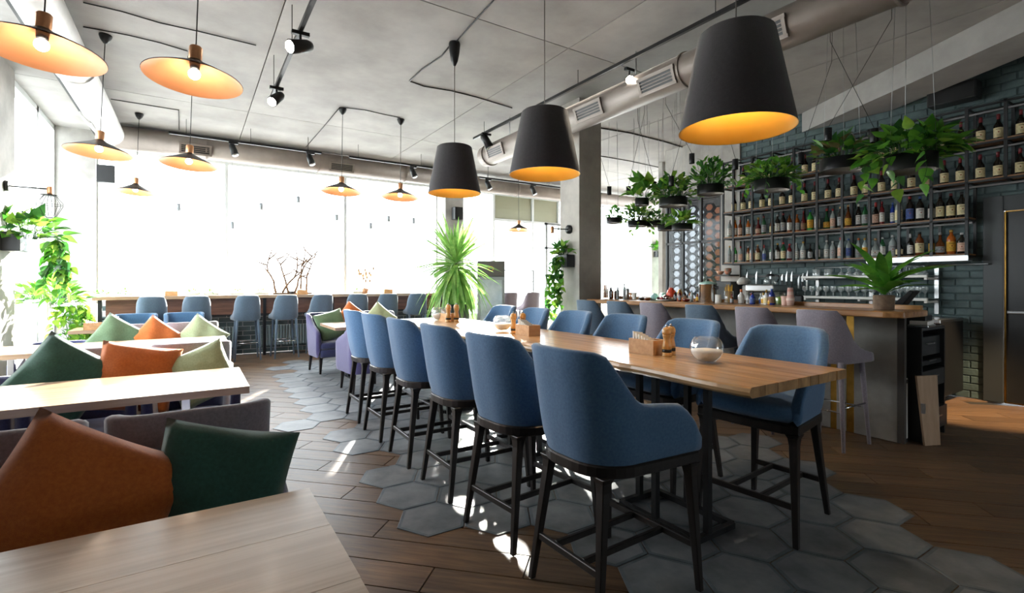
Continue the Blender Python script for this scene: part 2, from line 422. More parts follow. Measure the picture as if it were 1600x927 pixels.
def brick_box(mb, y0, y1, z, dx):
    mb.loft([[(WX+0.016-e, y0+q, z+q), (WX+0.016-e, y1-q, z+q), (WX+0.016-e, y1-q, z+BH-0.011-q), (WX+0.016-e, y0+q, z+BH-0.011-q)] for e, q in ((0,0),(0.008+dx,0),(0.012+dx,0.005))], 0, False)
bm0 = MB(); brick_box(bm0, -BL/2+0.006, BL/2-0.006, 0, 0.0); bmesh_full = bm0.mesh('brick', M['brick'])
rest = MB(); nb = 0
for hid, dd, y0, y1, z in rows:
    if hid == 0 and nb < 300:
        nb += 1
        if abs((y1-y0)-(BL-0.012)) < 1e-4:
            inst('brick', bmesh_full, wall_right, (random.uniform(-0.003, 0.002), (y0+y1)/2, z))
        else:
            bb = MB(); brick_box(bb, y0, y1, z, random.uniform(-0.002, 0.003)); bb.build('brick', M['brick'], wall_right)
    else: brick_box(rest, y0, y1, z, random.uniform(-0.002, 0.003))
rest.build('brickwork', M['brick'], wall_right)['kind'] = 'stuff'

# ---- door in the brick wall
door = struct(MB().box(WX+0.03, WX+0.075, DY0, DY1, 0.005, DZ).build('door_1', M['door'], bevel=0.003), 'dark slate door with a small window and steel push bar')
fr = MB()
for y0, y1, z0, z1 in ((DY1+0.008, DY1+0.175, 0, DZ+0.175), (DY0-0.175, DY0-0.008, 0, DZ+0.175), (DY0-0.007, DY1+0.007, DZ+0.008, DZ+0.175)):
    fr.box(WX-0.03, WX+0.03, y0, y1, z0, z1)
fr.build('door_frame', M['doorframe'], door, bevel=0.004)
sl = MB(); sl.box(WX-0.005, WX+0.03, DY1-0.006, DY1+0.006, 0, DZ); sl.box(WX-0.005, WX+0.03, DY0, DY1, DZ-0.004, DZ+0.006); sl.box(WX-0.005, WX+0.03, DY0, DY1, 0, 0.01)
sl.build('brass_edge', M['brass'], door)
MB().bar((WX-0.02, DY0+0.05, 1.0), (WX-0.02, DY1-0.02, 1.0), 0.025, 0.03).build('push_bar', M['steel'], door, bevel=0.004)
wf = MB()
for y0, y1, z0, z1 in ((1.05,1.45,1.48,1.50),(1.05,1.45,1.93,1.95),(1.05,1.07,1.5,1.93),(1.43,1.45,1.5,1.93)): wf.box(WX+0.012, WX+0.03, y0, y1, z0, z1)
wf.build('window_frame', M['frame_dark'], door)
MB().box(WX+0.02, WX+0.029, 1.07, 1.43, 1.5, 1.93).build('pane', mat('door_pane', '#cfd2cc', 0.1, col2='#a9b0a8', ns=5), door)

# ---- plaster pier beside the brick and the glazed partition beyond it
struct(MB().box(WX-0.02, WX+0.45, 4.79, 5.13, 0, CZ).build('wall_pier', M['plaster']), 'plaster pier at the end of the bottle shelves')
part = struct(MB().box(WX, WX+0.12, 5.13, 6.31, 2.85, CZ).build('wall_partition', M['plaster']), 'wall over the glazed partition behind the bar')
pf = MB()
for y in (5.15, 5.55, 5.93, 6.29): pf.box(WX, WX+0.05, y-0.02, y+0.02, 0, 2.85)
for z in (0.02, 2.04, 2.83): pf.box(WX, WX+0.05, 5.13, 6.31, z-0.02, z+0.02)
pf.build('partition_frame', M['frame_dark'], part)
for y0, y1 in ((5.17,5.53),(5.57,5.91),(5.95,6.27)):
    for z0, z1 in ((0.04,2.02),(2.06,2.81)): MB().box(WX+0.02, WX+0.028, y0, y1, z0, z1).build('pane', M['pglass'], part)
# honeycomb screen: lattice with frosted cells, warm-lit on the near side
hs = thing('honeycomb_screen', 'honeycomb light screen glowing behind the glass partition', 'screen', (WX+0.22, 5.12, 0))
lat = MB(); HR = 0.115
cellw = mat('daylight_glow_cell', '#d5dde2', 0.6, emit='#dfeaf2', es=0.75)  # emission stands in for daylight coming from behind these pale cells
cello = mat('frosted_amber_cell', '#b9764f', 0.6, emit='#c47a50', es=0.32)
bw = MB(); bo = MB()
for i in range(-1, 8):
    for k in range(-1, 20):
        y = i*HR*1.5*1.02+0.05; z = 0.9+k*HR*1.732*0.98*0.75+(HR*0.65 if i % 2 else 0)
        if not (-0.05 < y < 1.2 and 0.9 < z < 2.7): continue
        ro = [(0, y+HR*math.cos(PI/3*q), z+HR*0.75*math.sin(PI/3*q)) for q in range(6)]
        ri = [(0, y+HR*0.72*math.cos(PI/3*q), z+HR*0.75*0.72*math.sin(PI/3*q)) for q in range(6)]
        lat.loft([[(p[0]-0.02,p[1],p[2]) for p in ro], [(p[0]-0.02,p[1],p[2]) for p in ri], [(p[0]+0.03,p[1],p[2]) for p in ri], [(p[0]+0.03,p[1],p[2]) for p in ro]], 0, False, False, False)
        cell = MB(); cell.add([(0.01, p[1], p[2]) for p in ri]+[(0.02, p[1], p[2]) for p in ri], [(0,1,2,3,4,5),(11,10,9,8,7,6)], 0)
        if z > 1.0: cell.build('cell', cello if y < 0.55 else cellw, hs)
lat.build('lattice', mat('grey_lattice', '#4a4c50', 0.6), hs)
# sheer curtain
cm = glass_mat('sheer_grey_curtain', (0.72,0.73,0.75,1), 0.0, '#6d7075', 0.42, 0.6)
cur = thing('curtain', 'sheer grey curtain hanging inside the glass partition', 'curtain', (WX+0.11, 5.15, 0))
pts = [(0.022*math.sin(t*42+1.5*math.sin(t*9)), t*1.14) for t in [i/90 for i in range(91)]]
cb = MB(); cb.loft([[(x, y, z) for x, y in pts] for z in (0.05, 1.0, 2.0, 2.78)], 0, True, False, False, False)
cb.build('curtain_cloth', cm, cur)
MB().tube([(0,-0.02,2.8),(0,1.16,2.8)], 0.008, 6).build('curtain_rail', M['frame_dark'], cur)

# ---- walls out of view that close the room
wb = MB(); wb.box(LX-0.25, 4.35, -3.7, -3.5, 0, CZ); wb.box(5.65, WX+0.2, -3.7, -3.5, 0, CZ); wb.box(4.35, 5.65, -3.7, -3.5, 0, 0.8); wb.box(4.35, 5.65, -3.7, -3.5, 2.0, CZ)
struct(wb.build('wall_back', M['plaster']))
wl = MB(); wl.box(LX-0.25, LX, -3.5, 4.4, 0, CZ); wl.box(LX-0.25, LX, 7.2, 8.07, 0, CZ); wl.box(LX-0.25, LX, 4.4, 7.2, 0, 0.35)
struct(wl.build('wall_left', M['plaster']), 'grey plaster wall at the left by the hanging plants')
struct(MB().box(LX-0.25, -1.32, WY, WY+0.25, 0, CZ).build('wall_corner', M['plaster']), 'grey plaster strip in the far left corner')
wfar = MB(); wfar.box(-1.32, 4.75, WY, WY+0.2, 0, 0.98); wfar.box(-1.32, 14.0, WY, WY+0.2, 3.55, CZ); wfar.box(5.2, 14.0, WY, WY+0.2, 0, 0.55)
wall_far = struct(wfar.build('wall_window', M['white_wall']), 'low wall and lintel of the long window front')
bk = MB()
for k in range(11):
    z = k*BH
    for j in range(24):
        x0 = -1.28+j*BL+(BL/2 if k % 2 else 0)
        if x0+BL > 4.74: continue
        bk.box(x0, x0+BL-0.012, WY-0.014, WY+0.001, z, z+BH-0.011)
bk.build('brickwork', M['brick'], wall_far)['kind'] = 'stuff'
struct(MB().box(4.75, 5.2, WY-0.38, WY+0.2, 0, CZ).build('wall_pillar', M['plaster']), 'plaster pillar in the window front behind the yucca')
struct(MB().box(8.3, 8.4, 4.79, 7.0, 0, CZ).build('wall_screen_blocker', M['plaster']))  # added wall, keeps sky light from behind the screen
struct(MB().box(WX+0.051, 8.3, 6.315, 6.36, 0, CZ).build('wall_leak_blocker', M['plaster']))  # added wall, stops window light leaking onto the curtain
struct(MB().box(13.6, 13.8, 4.8, 6.9, 0, CZ).build('wall_wing', M['plaster']))
struct(MB().box(WX+0.6, 13.8, 6.9, 7.0, 0, CZ).build('wall_wing_side', M['plaster']))
struct(MB().box(LX-0.25, LX, 8.07, WY+0.25, 0, 0.35).build('wall_left_sill', M['white_wall']))

# ---- windows
wins = [(-1.32,0.54),(0.54,2.68),(2.68,4.75),(5.2,6.27),(6.27,7.45),(7.45,8.3),(8.3,9.9),(9.9,11.4),(11.8,13.2)]
for k, (a, b) in enumerate(wins):
    z0 = 0.98 if b <= 4.75 else 0.55; zt = 3.55
    t = 0.028 if b < 4.9 else 0.03
    f = MB(); y = WY+0.10
    f.box(a, a+t, y-0.03, y+0.03, z0, zt); f.box(b-t, b, y-0.03, y+0.03, z0, zt); f.box(a+t, b-t, y-0.03, y+0.03, z0, z0+0.04); f.box(a+t, b-t, y-0.03, y+0.03, zt-0.05, zt)
    if k in (4, 5): f.box(a+t, b-t, y-0.03, y+0.03, 2.86, 2.92)
    o = struct(f.build('window_%d' % (k+1), M['frame_white']), 'tall bright window, %s from the left corner of the window front' % orde(k))
    MB().box(a+t, b-t, y-0.004, y+0.004, z0+0.04, zt-0.05).build('pane', M['glass'], o)
    if k in (4, 5): MB().box(a+t, b-t, y+0.02, y+0.028, 2.92, zt-0.05).build('blind', mat('beige_blind_%d' % k, '#a9a58c', 0.7), o)
struct(MB().box(11.4, 11.8, WY-0.4, WY, 0, CZ).build('wall_column_far', M['plaster']), 'plaster column between far windows, right of the bar column')
for k, (a, b) in enumerate(((8.07, 9.47), (9.47, 10.5))):
    f = MB(); x = LX-0.1
    for y0, y1, z0, z1 in ((a,a+0.04,0.35,CZ),(b-0.04,b,0.35,CZ),(a,b,0.35,0.4),(a,b,CZ-0.08,CZ)): f.box(x-0.03, x+0.03, y0, y1, z0, z1)
    o = struct(f.build('window_%d' % (10+k), M['frame_white']), 'side window in the left wall, %s from the camera' % ('first', 'second')[k])
    MB().box(x-0.004, x+0.004, a+0.04, b-0.04, 0.4, CZ-0.08).build('pane', M['glass'], o)
o = struct(MB().box(13.66, 13.72, 7.0, WY, 0.0, 0.1).build('window_12', M['frame_white']))
MB().box(13.68, 13.69, 7.0, WY, 0.1, CZ).build('pane', M['glass'], o)
for nm, x0, x1, y0, y1 in (('window_13', LX-0.12, LX-0.1, 4.4, 7.2), ('window_14', 4.35, 5.65, -3.62, -3.6)):  # two unseen windows, added to let fill light into the room
    f = MB(); w_ = 0.05
    if nm == 'window_13':
        for a, b in ((y0, y0+w_), ((y0+y1)/2-w_/2, (y0+y1)/2+w_/2), (y1-w_, y1)): f.box(x0-0.02, x1+0.02, a, b, 0.35, CZ)
        o = struct(f.build(nm, M['frame_white'])); MB().box(x0, x1-0.012, y0, y1, 0.35, CZ).build('pane', M['glass'], o)
    else:
        for a, b in ((x0, x0+w_), ((x0+x1)/2-w_/2, (x0+x1)/2+w_/2), (x1-w_, x1)): f.box(a, b, y0-0.02, y1+0.02, 0.8, 2.0)
        o = struct(f.build(nm, M['frame_white'])); MB().box(x0, x1, y0, y1-0.012, 0.8, 2.0).build('pane', M['glass'], o)
struct(MB().box(-60, 80, -40, -3.7, -0.4, -0.3).build('ground_back', M['terrace']))
# ---- outdoors
struct(MB().box(-60, 80, WY+0.2, 90, -0.4, -0.3).build('ground_terrace', M['terrace']), 'pale terrace outside the windows')
struct(MB().box(-60, LX-0.25, -30, WY+0.2, -0.4, -0.3).build('ground_side', M['terrace']))

# ---- bar column
col = struct(MB().box(4.35, 4.745, 5.1, 5.51, 0, CZ).build('wall_column', M['concface'], bevel=0.004), 'square concrete column at the far end of the bar')
# ================================================================== DUCTS AND CEILING GEAR
def flange_ring(mb, p, ax, r, t=0.015, w=0.02):
    prof = [(r, -w/2), (r+t, -w/2), (r+t, w/2), (r, w/2)]
    n = 24; rings = []
    for rr, h in prof:
        ring = []
        for k in range(n):
            a = 2*PI*k/n; c, s = rr*math.cos(a), rr*math.sin(a)
            ring.append((p[0]+h, p[1]+c, p[2]+s) if ax == 0 else (p[0]+c, p[1]+h, p[2]+s))
        rings.append(ring)
    mb.loft(rings, 0, False, False, False)
def duct(name, label, p, q, r, m, flanges, vents, side):
    t = thing(name, label, 'duct')
    ax = 0 if abs(q[0]-p[0]) > abs(q[1]-p[1]) else 1
    MB().tube([p, q], r, 28).build('pipe', m, t)
    for f in ([0.08, 0.36, 0.64, 0.92]):
        r0 = Vector(p).lerp(Vector(q), f); MB().tube([r0+Vector((0,0,r*0.95)), (r0.x, r0.y, CZ)], 0.006, 6).build('hanger_rod', M['steel'], t)
    for f in flanges:
        mb = MB(); c = (f, p[1], p[2]) if ax == 0 else (p[0], f, p[2]); flange_ring(mb, c, ax, r); mb.build('joint_ring', m, t)
    for v in vents:
        a = math.radians(side); L2, H2 = 0.21, 0.075
        g = MB(); s = MB()
        for du, dv, wu, wv in ((0, H2, L2+0.02, 0.014), (0, -H2, L2+0.02, 0.014), (L2, 0, 0.014, H2), (-L2, 0, 0.014, H2)):
            g.box(du-wu, du+wu, -0.012, 0.012, dv-wv, dv+wv)
        s.box(-L2, L2, -0.002, 0.004, -H2, H2, 1)
        for k in range(5): s.box(-L2, L2, -0.012, -0.003, -H2+0.015+k*0.03-0.004, -H2+0.015+k*0.03+0.004, 0)
        rot = Matrix.Rotation(-PI/2, 4, 'Z') if ax == 1 else Matrix.Identity(4)
        # local -y faces out
        out = Vector((-math.cos(a), 0, -math.sin(a))) if ax == 1 else Vector((0, -math.cos(a), -math.sin(a)))
        base = Matrix.Translation(((p[0], v, p[2]) if ax == 1 else (v, p[1], p[2])))
        pitch = Matrix.Rotation(a, 4, 'X')
        mt = base @ rot @ pitch @ Matrix.Translation((0, -r-0.008, 0))
        o = g.build('vent_grille', m, t); o.matrix_local = mt
        o2 = s.build('slats', [m, M['black']], o)
    return t
duct('air_duct', 'galvanised round air duct running above the bar with vent grilles', (4.0,-2.0,3.36), (4.0,7.0,3.36), 0.16, M['galv'],
     (6.85, 5.0, 3.1, 1.4), (6.45, 4.35, 3.35, 2.3), 20)
duct('air_duct', 'long grey air duct along the top of the window front', (-1.0,9.88,3.60), (4.72,9.88,3.60), 0.185, M['galv'], (0.2, 2.0, 3.7), (0.05, 2.4), 25)
duct('air_duct', 'brown air duct above the far right windows beyond the pillar', (5.22,9.9,3.56), (11.3,9.9,3.56), 0.17, M['galv'], (6.5, 8.4), (), 25)
duct('air_duct', 'white air duct along the left wall above the copper lamps', (-1.03,1.2,3.56), (-1.03,9.55,3.56), 0.165, M['duct_white'], (4.2, 6.8, 3.9), (8.6,), 40)
o = MB().box(-1.30,-1.22,0.5,10.4,3.66,3.78).build('ceiling_rail', M['frame_dark']); tag(o, 'dark steel rail under the ceiling at the far left', 'rail')

# ---- track lighting
def spot(parent_label, loc, aim, s=1.0, lit=True, label='', grp=None, stem=0.1):
    t = thing('track_spotlight', label, 'spotlight', loc, 0, grp)
    MB().box(-0.06*s, 0.06*s, -0.018, 0.018, -0.03, 0.0).build('adapter', M['black'], t)
    MB().tube([(0,0,-0.03),(0,0,-stem)], 0.009*s, 8).build('stem', M['black'], t)
    a = Vector(aim).normalized(); c = Vector((0,0,-stem-0.02))
    b = MB(); b.tube([c-a*0.09*s, c-a*0.06*s, c+a*0.09*s], [0.032*s, 0.043*s, 0.05*s], 16); b.build('lamp_head', M['black'], t)
    b = MB(); b.tube([c+a*0.0905*s, c+a*0.093*s], 0.042*s, 16); b.build('lens', M['spotface'] if lit else M['steel'], t)
    return t
def track(label, p, q, rods):
    t = thing('lighting_track', label, 'track')
    MB().bar(p, q, 0.032, 0.034).build('rail', M['black'], t)
    for f in rods:
        r = Vector(p).lerp(Vector(q), f); MB().tube([r+Vector((0,0,0.015)), (r.x, r.y, CZ)], 0.004, 6).build('hanger_rod', M['black'], t)
    return t
track('black lighting track running away between the copper lamps', (0.75,2.6,3.40), (0.75,6.25,3.40), (0.25,0.6,0.92))
spot('', (0.75,4.38,3.385), (-0.75,-0.35,-0.35), 1.15, True, 'lit black track spotlight facing left, nearest of the pair between the copper lamps')
spot('', (0.75,5.75,3.385), (-0.5,-0.5,-0.6), 1.1, True, 'black track spotlight tilted down, farther of the pair between the copper lamps')
track('black lighting track in front of the window duct, left of the glass joint', (-0.29,9.0,3.56), (1.88,9.0,3.56), (0.1,0.5,0.9))
track('black lighting track in front of the window duct, right of the glass joint', (2.35,9.0,3.56), (3.95,9.0,3.56), (0.1,0.85))
track('black lighting track before the far right windows', (4.99,9.0,3.50), (7.1,9.0,3.50), (0.1,0.85))
for x, lb in ((0.55,'above the fourth window stool from the left'),(1.70,'above the drooping branches by the window'),(3.55,'left of the window pillar'),(5.2,'right of the window pillar'),(6.35,'before the beige blind')):
    spot('', (x,9.0,3.545 if x < 4.5 else 3.485), (0.25,-0.35,-0.9), 1.1, False, 'grey track spotlight on the window track '+lb)
track('black lighting track beside the bar duct', (3.78,0.3,3.62), (3.78,7.0,3.62), (0.1,0.35,0.62,0.95))
spot('', (3.78,6.6,3.605), (0.3,-0.3,-0.8), 1.3, False, 'black track spotlight hanging beside the end of the bar duct')
spot('', (3.78,1.0,3.605), (0.3,-0.3,-0.8), 1.2, False, 'black track spotlight at the top edge above the bar duct')
st = spot('', (3.92,3.78,3.605), (-0.60,-0.66,-0.40), 1.0, True, 'glaring lit spotlight on the track above the bar duct')
def lamp(kind, name, loc, power, col, radius=0.03, **k):
    l = bpy.data.lights.new(name, kind); l.energy = power; l.color = col
    if hasattr(l, 'shadow_soft_size'): l.shadow_soft_size = radius
    if kind == 'SPOT': l.spot_size = k.get('size', 0.8); l.spot_blend = k.get('blend', 0.3)
    o = bpy.data.objects.new(name, l); C.objects.link(o); o.location = loc
    if 'aim' in k: o.rotation_euler = Vector(k['aim']).to_track_quat('-Z', 'Y').to_euler()
    return o
WARM = (1.0, 0.84, 0.64)
lamp('SPOT', 'spotlight_beam', (3.92-0.08,3.78-0.09,3.43), 60, (1,0.86,0.68), 0.03, size=1.2, aim=(-0.60,-0.66,-0.40))
track('short added lighting track, out of view above the dark door', (6.3,-1.6,3.62), (6.3,0.3,3.62), (0.2,0.8))
spot('', (6.3,0.0,3.605), (0.12,0.50,-0.95), 1.0, True, 'added warm spotlight, out of view, for the lit floor by the dark door')
lamp('SPOT', 'added_floor_beam', (6.32,0.06,3.36), 650, (1,0.70,0.40), 0.04, size=0.50, blend=0.5, aim=(0.14,0.50,-0.95))  # added lamp and fixture out of view, for the warm floor patch

# ---- cables clipped along the ceiling
def cable(label, pts, r=0.006):
    o = MB().tube([on_z(px, py, CZ-0.008) for px, py in pts], r, 5).build('ceiling_cable', M['black']); return tag(o, label, 'cable')
cable('black cable from the far drum pendant rose toward the top edge', [(712,66),(735,40),(770,2),(790,-25)], 0.008)
cable('bent black cable left of the far drum pendant rose', [(706,68),(690,88),(660,108),(640,127),(662,135),(705,142),(745,152),(800,169)], 0.008)
cable('black cable joining the two small window pendants', [(535,168),(570,172),(600,179),(625,184)])
cable('black cable running from the left window pendant to the track', [(531,168),(500,205),(478,230)])
cable('black cable above the two nearest copper lamps', [(130,4),(190,18),(250,36),(310,49),(400,71)])
cable('black cable between the roses of the middle copper lamps', [(130,42),(152,46),(200,55),(250,67),(293,80)])
cable('black cable bending toward the window track', [(173,155),(240,166),(279,172),(280,203)])
cable('black cable crossing the ceiling right of the bar column', [(938,200),(985,208),(1040,222),(1100,240)], 0.014)
# sprinkler line etc beyond column
cable('thin conduit on the ceiling beyond the bar column', [(938,244),(985,252),(1030,262),(1060,268)], 0.008)

# ---- black drum pendants over the long table
def drum(X, Y, zb, label, power):
    t = thing('drum_pendant', label, 'pendant lamp', (X, Y, zb), 0, 'charcoal drum pendants over the long table')
    R0, R1, H = 0.272, 0.178, 0.475
    MB().lathe([(R0,0.0),(R1,H),(R1-0.012,H+0.008)], 48, (0,0,0), 0, True, False, False).build('shade', M['shade_out'], t)
    i = MB(); i.lathe([(R0-0.006,0.001),(R1-0.008,H-0.01),(0.02,H-0.008)], 48, (0,0,0), 0, True, False, False); i.lathe([(R0,0.0),(R0-0.006,0.001)], 48, (0,0,0), 0, True, False, False)
    i.build('lining', M['gold_in'], t)
    MB().lathe([(0.001,H+0.009),(R1-0.011,H+0.009)], 32, (0,0,0), 0, False, False, False).build('top_disc', M['shade_out'], t)
    MB().lathe([(0.02,H-0.1),(0.02,H-0.01)], 12).build('bulb_socket', M['black'], t)
    MB().sphere((0,0,H-0.15), 0.045).build('bulb', M['bulb'], t)
    MB().tube([(0,0,H),(0,0,CZ-zb-0.2)], 0.004, 6).build('cord', mat('grey_cord', '#6a6560', 0.6), t)
    MB().lathe([(0.012,-0.24),(0.035,-0.19),(0.052,-0.10),(0.06,-0.02),(0.055,0.0)], 20, (0,0,CZ-zb)).build('ceiling_rose', M['black'], t)
    lamp('POINT', 'drum_lamp', (X, Y, zb+H-0.24), power, WARM, 0.045)
drum(2.28, 4.64, 2.24, 'charcoal drum pendant farthest along the table, before the window pillar', 9)
drum(2.28, 3.08, 2.15, 'charcoal drum pendant with gold lining in the middle of the table', 9)
drum(2.28, 1.48, 2.08, 'largest charcoal drum pendant, nearest over the table end by the bar', 9)

# ---- shallow copper-lined pendants
def copper(X, Y, z, label, R=0.27, lit=True):
    t = thing('copper_pendant', label, 'pendant lamp', (X, Y, z), 0, 'wide copper-lined pendants')
    t.rotation_euler = (math.radians(-3), math.radians(3), 0)
    pr = [(R,0.0),(R*0.8,0.028),(R*0.5,0.068),(R*0.22,0.105),(0.035,0.125)]
    MB().lathe(pr, 40, (0,0,0), 0, True, False, False).build('shade', M['black'], t)
    MB().lathe([(R-0.002,-0.004)]+[(r-0.003,h-0.006) for r, h in pr[1:]]+[(0.01,0.116)], 40, (0,0,0), 0, True, False, False).build('lining', M['copper_in'], t)
    MB().lathe([(0.034,0.118),(0.036,0.13),(0.036,0.205),(0.03,0.212),(0.012,0.215)], 16).build('socket', M['copper'], t)
    MB().lathe([(0.027,0.07),(0.03,0.118)], 12).build('bulb_holder', M['black'], t)
    MB().sphere((0,0,0.035), 0.034).build('bulb', M['bulb'], t)
    c = MB(); c.tube([(0,0,0.215),(-0.02,0.02,CZ-z-0.03)], 0.004, 6); c.build('cord', M['black'], t)
    MB().lathe([(0.014,-0.085),(0.04,-0.05),(0.055,-0.012),(0.055,0.0)], 16, (-0.02,0.02,CZ-z)).build('ceiling_rose', M['black'], t)
    if lit: lamp('POINT', 'copper_lamp', (X, Y, z-0.02), 2.2, WARM, 0.034)
copper(-0.69,3.66,2.58,'copper pendant cut off at the left edge above the near booth table', 0.285)
copper(0.01,3.66,2.58,'large copper pendant above the right end of the near booth table', 0.27)
copper(-0.77,6.30,2.60,'copper pendant in front of the hanging loudspeaker at the left')
copper(-0.03,6.42,2.60,'copper pendant before the left window, right of the loudspeaker')
copper(-0.69,9.0,2.63,'small copper pendant washed out by the leftmost window', 0.24)
copper(1.76,7.17,2.60,'small copper pendant above the lounge table, left of two')
copper(2.62,7.17,2.60,'small copper pendant above the lounge table, right of two')
copper(5.9,8.9,2.45,'pale copper pendant hanging beside the yucca at the far windows', 0.24)

# ================================================================== SEATING
def d_path(hw, front, back, rc, taper=0.0, n=8):
    """open plan curve from the front right tip around the back to the front left tip (chair faces +x)"""
    pts = []
    def side(sgn):
        q = []
        for i in range(n+1):
            f = i/n; x = front+( -back+rc-front)*f
            q.append((x, sgn*(hw-taper*f)))
        return q
    pts += side(-1)
    hb = hw-taper
    for i in range(1, n+1):
        a = PI/2*i/n; pts.append((-back+rc-rc*math.sin(a), -(hb-rc)-rc*math.cos(a)))
    m = max(2, n//2)
    for i in range(1, m): pts.append((-back, -(hb-rc)+2*(hb-rc)*i/m))
    for i in range(n, 0, -1):
        a = PI/2*i/n; pts.append((-back+rc-rc*math.sin(a), (hb-rc)+rc*math.cos(a)))
    pts += side(1)[::-1]
    return pts
def tab(t, T):
    for (a, x), (b, y) in zip(T, T[1:]):
        if t <= b:
            f = (t-a)/(b-a); f = f*f*(3-2*f); return x+(y-x)*f
    return T[-1][1]
def shell(path, top, zb, zin, lean, th, mo=0, mi=0, tuck=0.02, rows=7, squeeze=0.0):
    """padded tub shell: outer skin, rolled rim and inner skin"""
    P = [Vector((x, y, 0)) for x, y in path]; n = len(P)
    L = [0.0]
    for i in range(1, n): L.append(L[-1]+(P[i]-P[i-1]).length)
    tt = [abs(2*l/L[-1]-1) for l in L]
    nr = []
    for i in range(n):
        d = (P[min(i+1,n-1)]-P[max(i-1,0)]).normalized(); nr.append(Vector((-d.y, d.x, 0)))
    def pos(i, z, off):
        backness = max(0.0, -nr[i].x)
        h = max(0, z-zb)
        p = P[i]+nr[i]*(off+h*(lean[0]*backness+lean[1]*(1-backness)))
        if squeeze: p.y *= 1-squeeze*h
        return (p.x, p.y, z)
    rings_o = []; ro = []
    zt = [tab(t, top) for t in tt]
    vs = []; fs = []; mm = []
    cols = []
    for i in range(n):
        c = []
        for k in range(rows):
            f = k/(rows-1); z = zb+(zt[i]-0.012-zb)*f
            off = -tuck*(1-min(1, f*3.5))**2
            c.append((pos(i, z, off), 0))
        c.append((pos(i, zt[i]-0.003, -th*0.16), 0)); c.append((pos(i, zt[i], -th*0.45), 0)); c.append((pos(i, zt[i]-0.003, -th*0.8), 1))
        for k in range(rows):
            f = 1-k/(rows-1); z = zin+(zt[i]-0.014-zin)*f
            c.append((pos(i, z, -th*(1.0+0.25*(1-f))), 1))
        cols.append(c)
    m = len(cols[0]); mb = MB()
    for i in range(n):
        mb.v += [p for p, _ in cols[i]]
    for i in range(n-1):
        for k in range(m-1):
            mb.f.append([i*m+k, i*m+k+1, (i+1)*m+k+1, (i+1)*m+k]); mb.m.append(mo if k < rows+1 else mi); mb.s.append(True)
    for i in (0, n-1):
        for k in range(m//2):
            a, b, c2, d2 = i*m+k, i*m+k+1, i*m+m-2-k, i*m+m-1-k
            if b < c2: mb.f.append([a, b, c2, d2]); mb.m.append(mo); mb.s.append(True)
            elif b == c2: mb.f.append([a, b, d2]); mb.m.append(mo); mb.s.append(True)
    return mb
def cushion(mb, poly, z0, z1, r=0.025, m=0, crown=0.012):
    cx = sum(p[0] for p in poly)/len(poly); cy = sum(p[1] for p in poly)/len(poly)
    hw = max(abs(p[1]-cy) for p in poly)
    def rg(ins, z): k = 1-ins/hw; return [(cx+(x-cx)*k, cy+(y-cy)*k, z) for x, y in poly]
    mb.loft([rg(r*0.8, z0), rg(r*0.2, z0+r*0.5), rg(0, z0+r), rg(0, z1-r), rg(r*0.3, z1-r*0.3), rg(r, z1), rg(hw*0.5, z1+crown), rg(hw*0.97, z1+crown*1.2)], m)
    return mb

# ---- blue counter chair
PTH = d_path(0.285, 0.255, 0.275, 0.20, 0.035)
TOPC = [(0,1.06),(0.22,1.058),(0.30,1.035),(0.37,0.965),(0.44,0.885),(0.50,0.845),(0.60,0.832),(0.80,0.822),(0.90,0.785),(1.0,0.675)]
def make_chair():
    t = thing('counter_chair', 'x', 'chair')
    shell(PTH, TOPC, 0.605, 0.66, (0.16,0.02), 0.05, tuck=0.012).build('backrest', M['blue'], t)
    seat = [(x*0.86+0.012, y*0.86) for x, y in PTH]+[]
    fr = [(0.275,-0.20),(0.285,0.0),(0.275,0.20)]
    poly = [(x, y) for x, y in d_path(0.25, 0.265, 0.235, 0.19, 0.03)] + [(0.285,0.15),(0.29,0.0),(0.285,-0.15)]
    cushion(MB(), poly, 0.605, 0.70, 0.035).build('seat', M['blue'], t)
    rail = [(x*0.985, y*0.985) for x, y in PTH]+[(0.272,0.2),(0.278,0.0),(0.272,-0.2)]
    MB().prism(rail, 0.555, 0.603, 0, False).build('seat_rail', M['blackwood'], t, bevel=0.006)
    for sx, sy, bx, by in ((0.225,0.245,0.262,0.27),(0.225,-0.245,0.262,-0.27),(-0.205,0.165,-0.275,0.212),(-0.205,-0.165,-0.275,-0.212)):
        b = MB()
        prof = [(0.0,0.026),(0.25,0.033),(0.50,0.041),(0.535,0.05),(0.558,0.07)]
        rings = []
        for z, wdt in prof:
            f = z/0.558; cx = bx+(sx-bx)*f; cy = by+(sy-by)*f; hh = wdt/2
            rings.append([(cx-hh,cy-hh,z),(cx+hh,cy-hh,z),(cx+hh,cy+hh,z),(cx-hh,cy+hh,z)])
        b.loft(rings, 0, False); b.build('leg', M['blackwood'], t, bevel=0.003)
    z = 0.195; f = z/0.558
    fx = 0.262+(0.225-0.262)*f; fy = 0.27+(0.245-0.27)*f; kx = -0.275+(0.07)*f; ky = 0.212+(-0.047)*f
    MB().bar((fx,-fy+0.008,z), (fx,fy-0.008,z), 0.02, 0.03).build('stretcher', M['blackwood'], t, bevel=0.003)
    MB().bar((kx,-ky+0.008,z), (kx,ky-0.008,z), 0.02, 0.03).build('stretcher', M['blackwood'], t, bevel=0.003)
    for y in (-0.085, 0.085): MB().bar((kx+0.008,y,z), (fx-0.008,y,z), 0.02, 0.028).build('stretcher', M['blackwood'], t, bevel=0.003)
    return t
chair0 = make_chair(); used = False
CH = 'blue upholstered counter chair with black legs'
def place(o0, x, y, rz, label, grp, flag):
    global_used = flag['u']
    o = o0 if not global_used else copy_tree(o0)
    flag['u'] = True
    o.location = (x, y, 0); o.rotation_euler = (0, 0, rz); o['label'] = label; o['group'] = grp
    return o
fl = {'u': False}
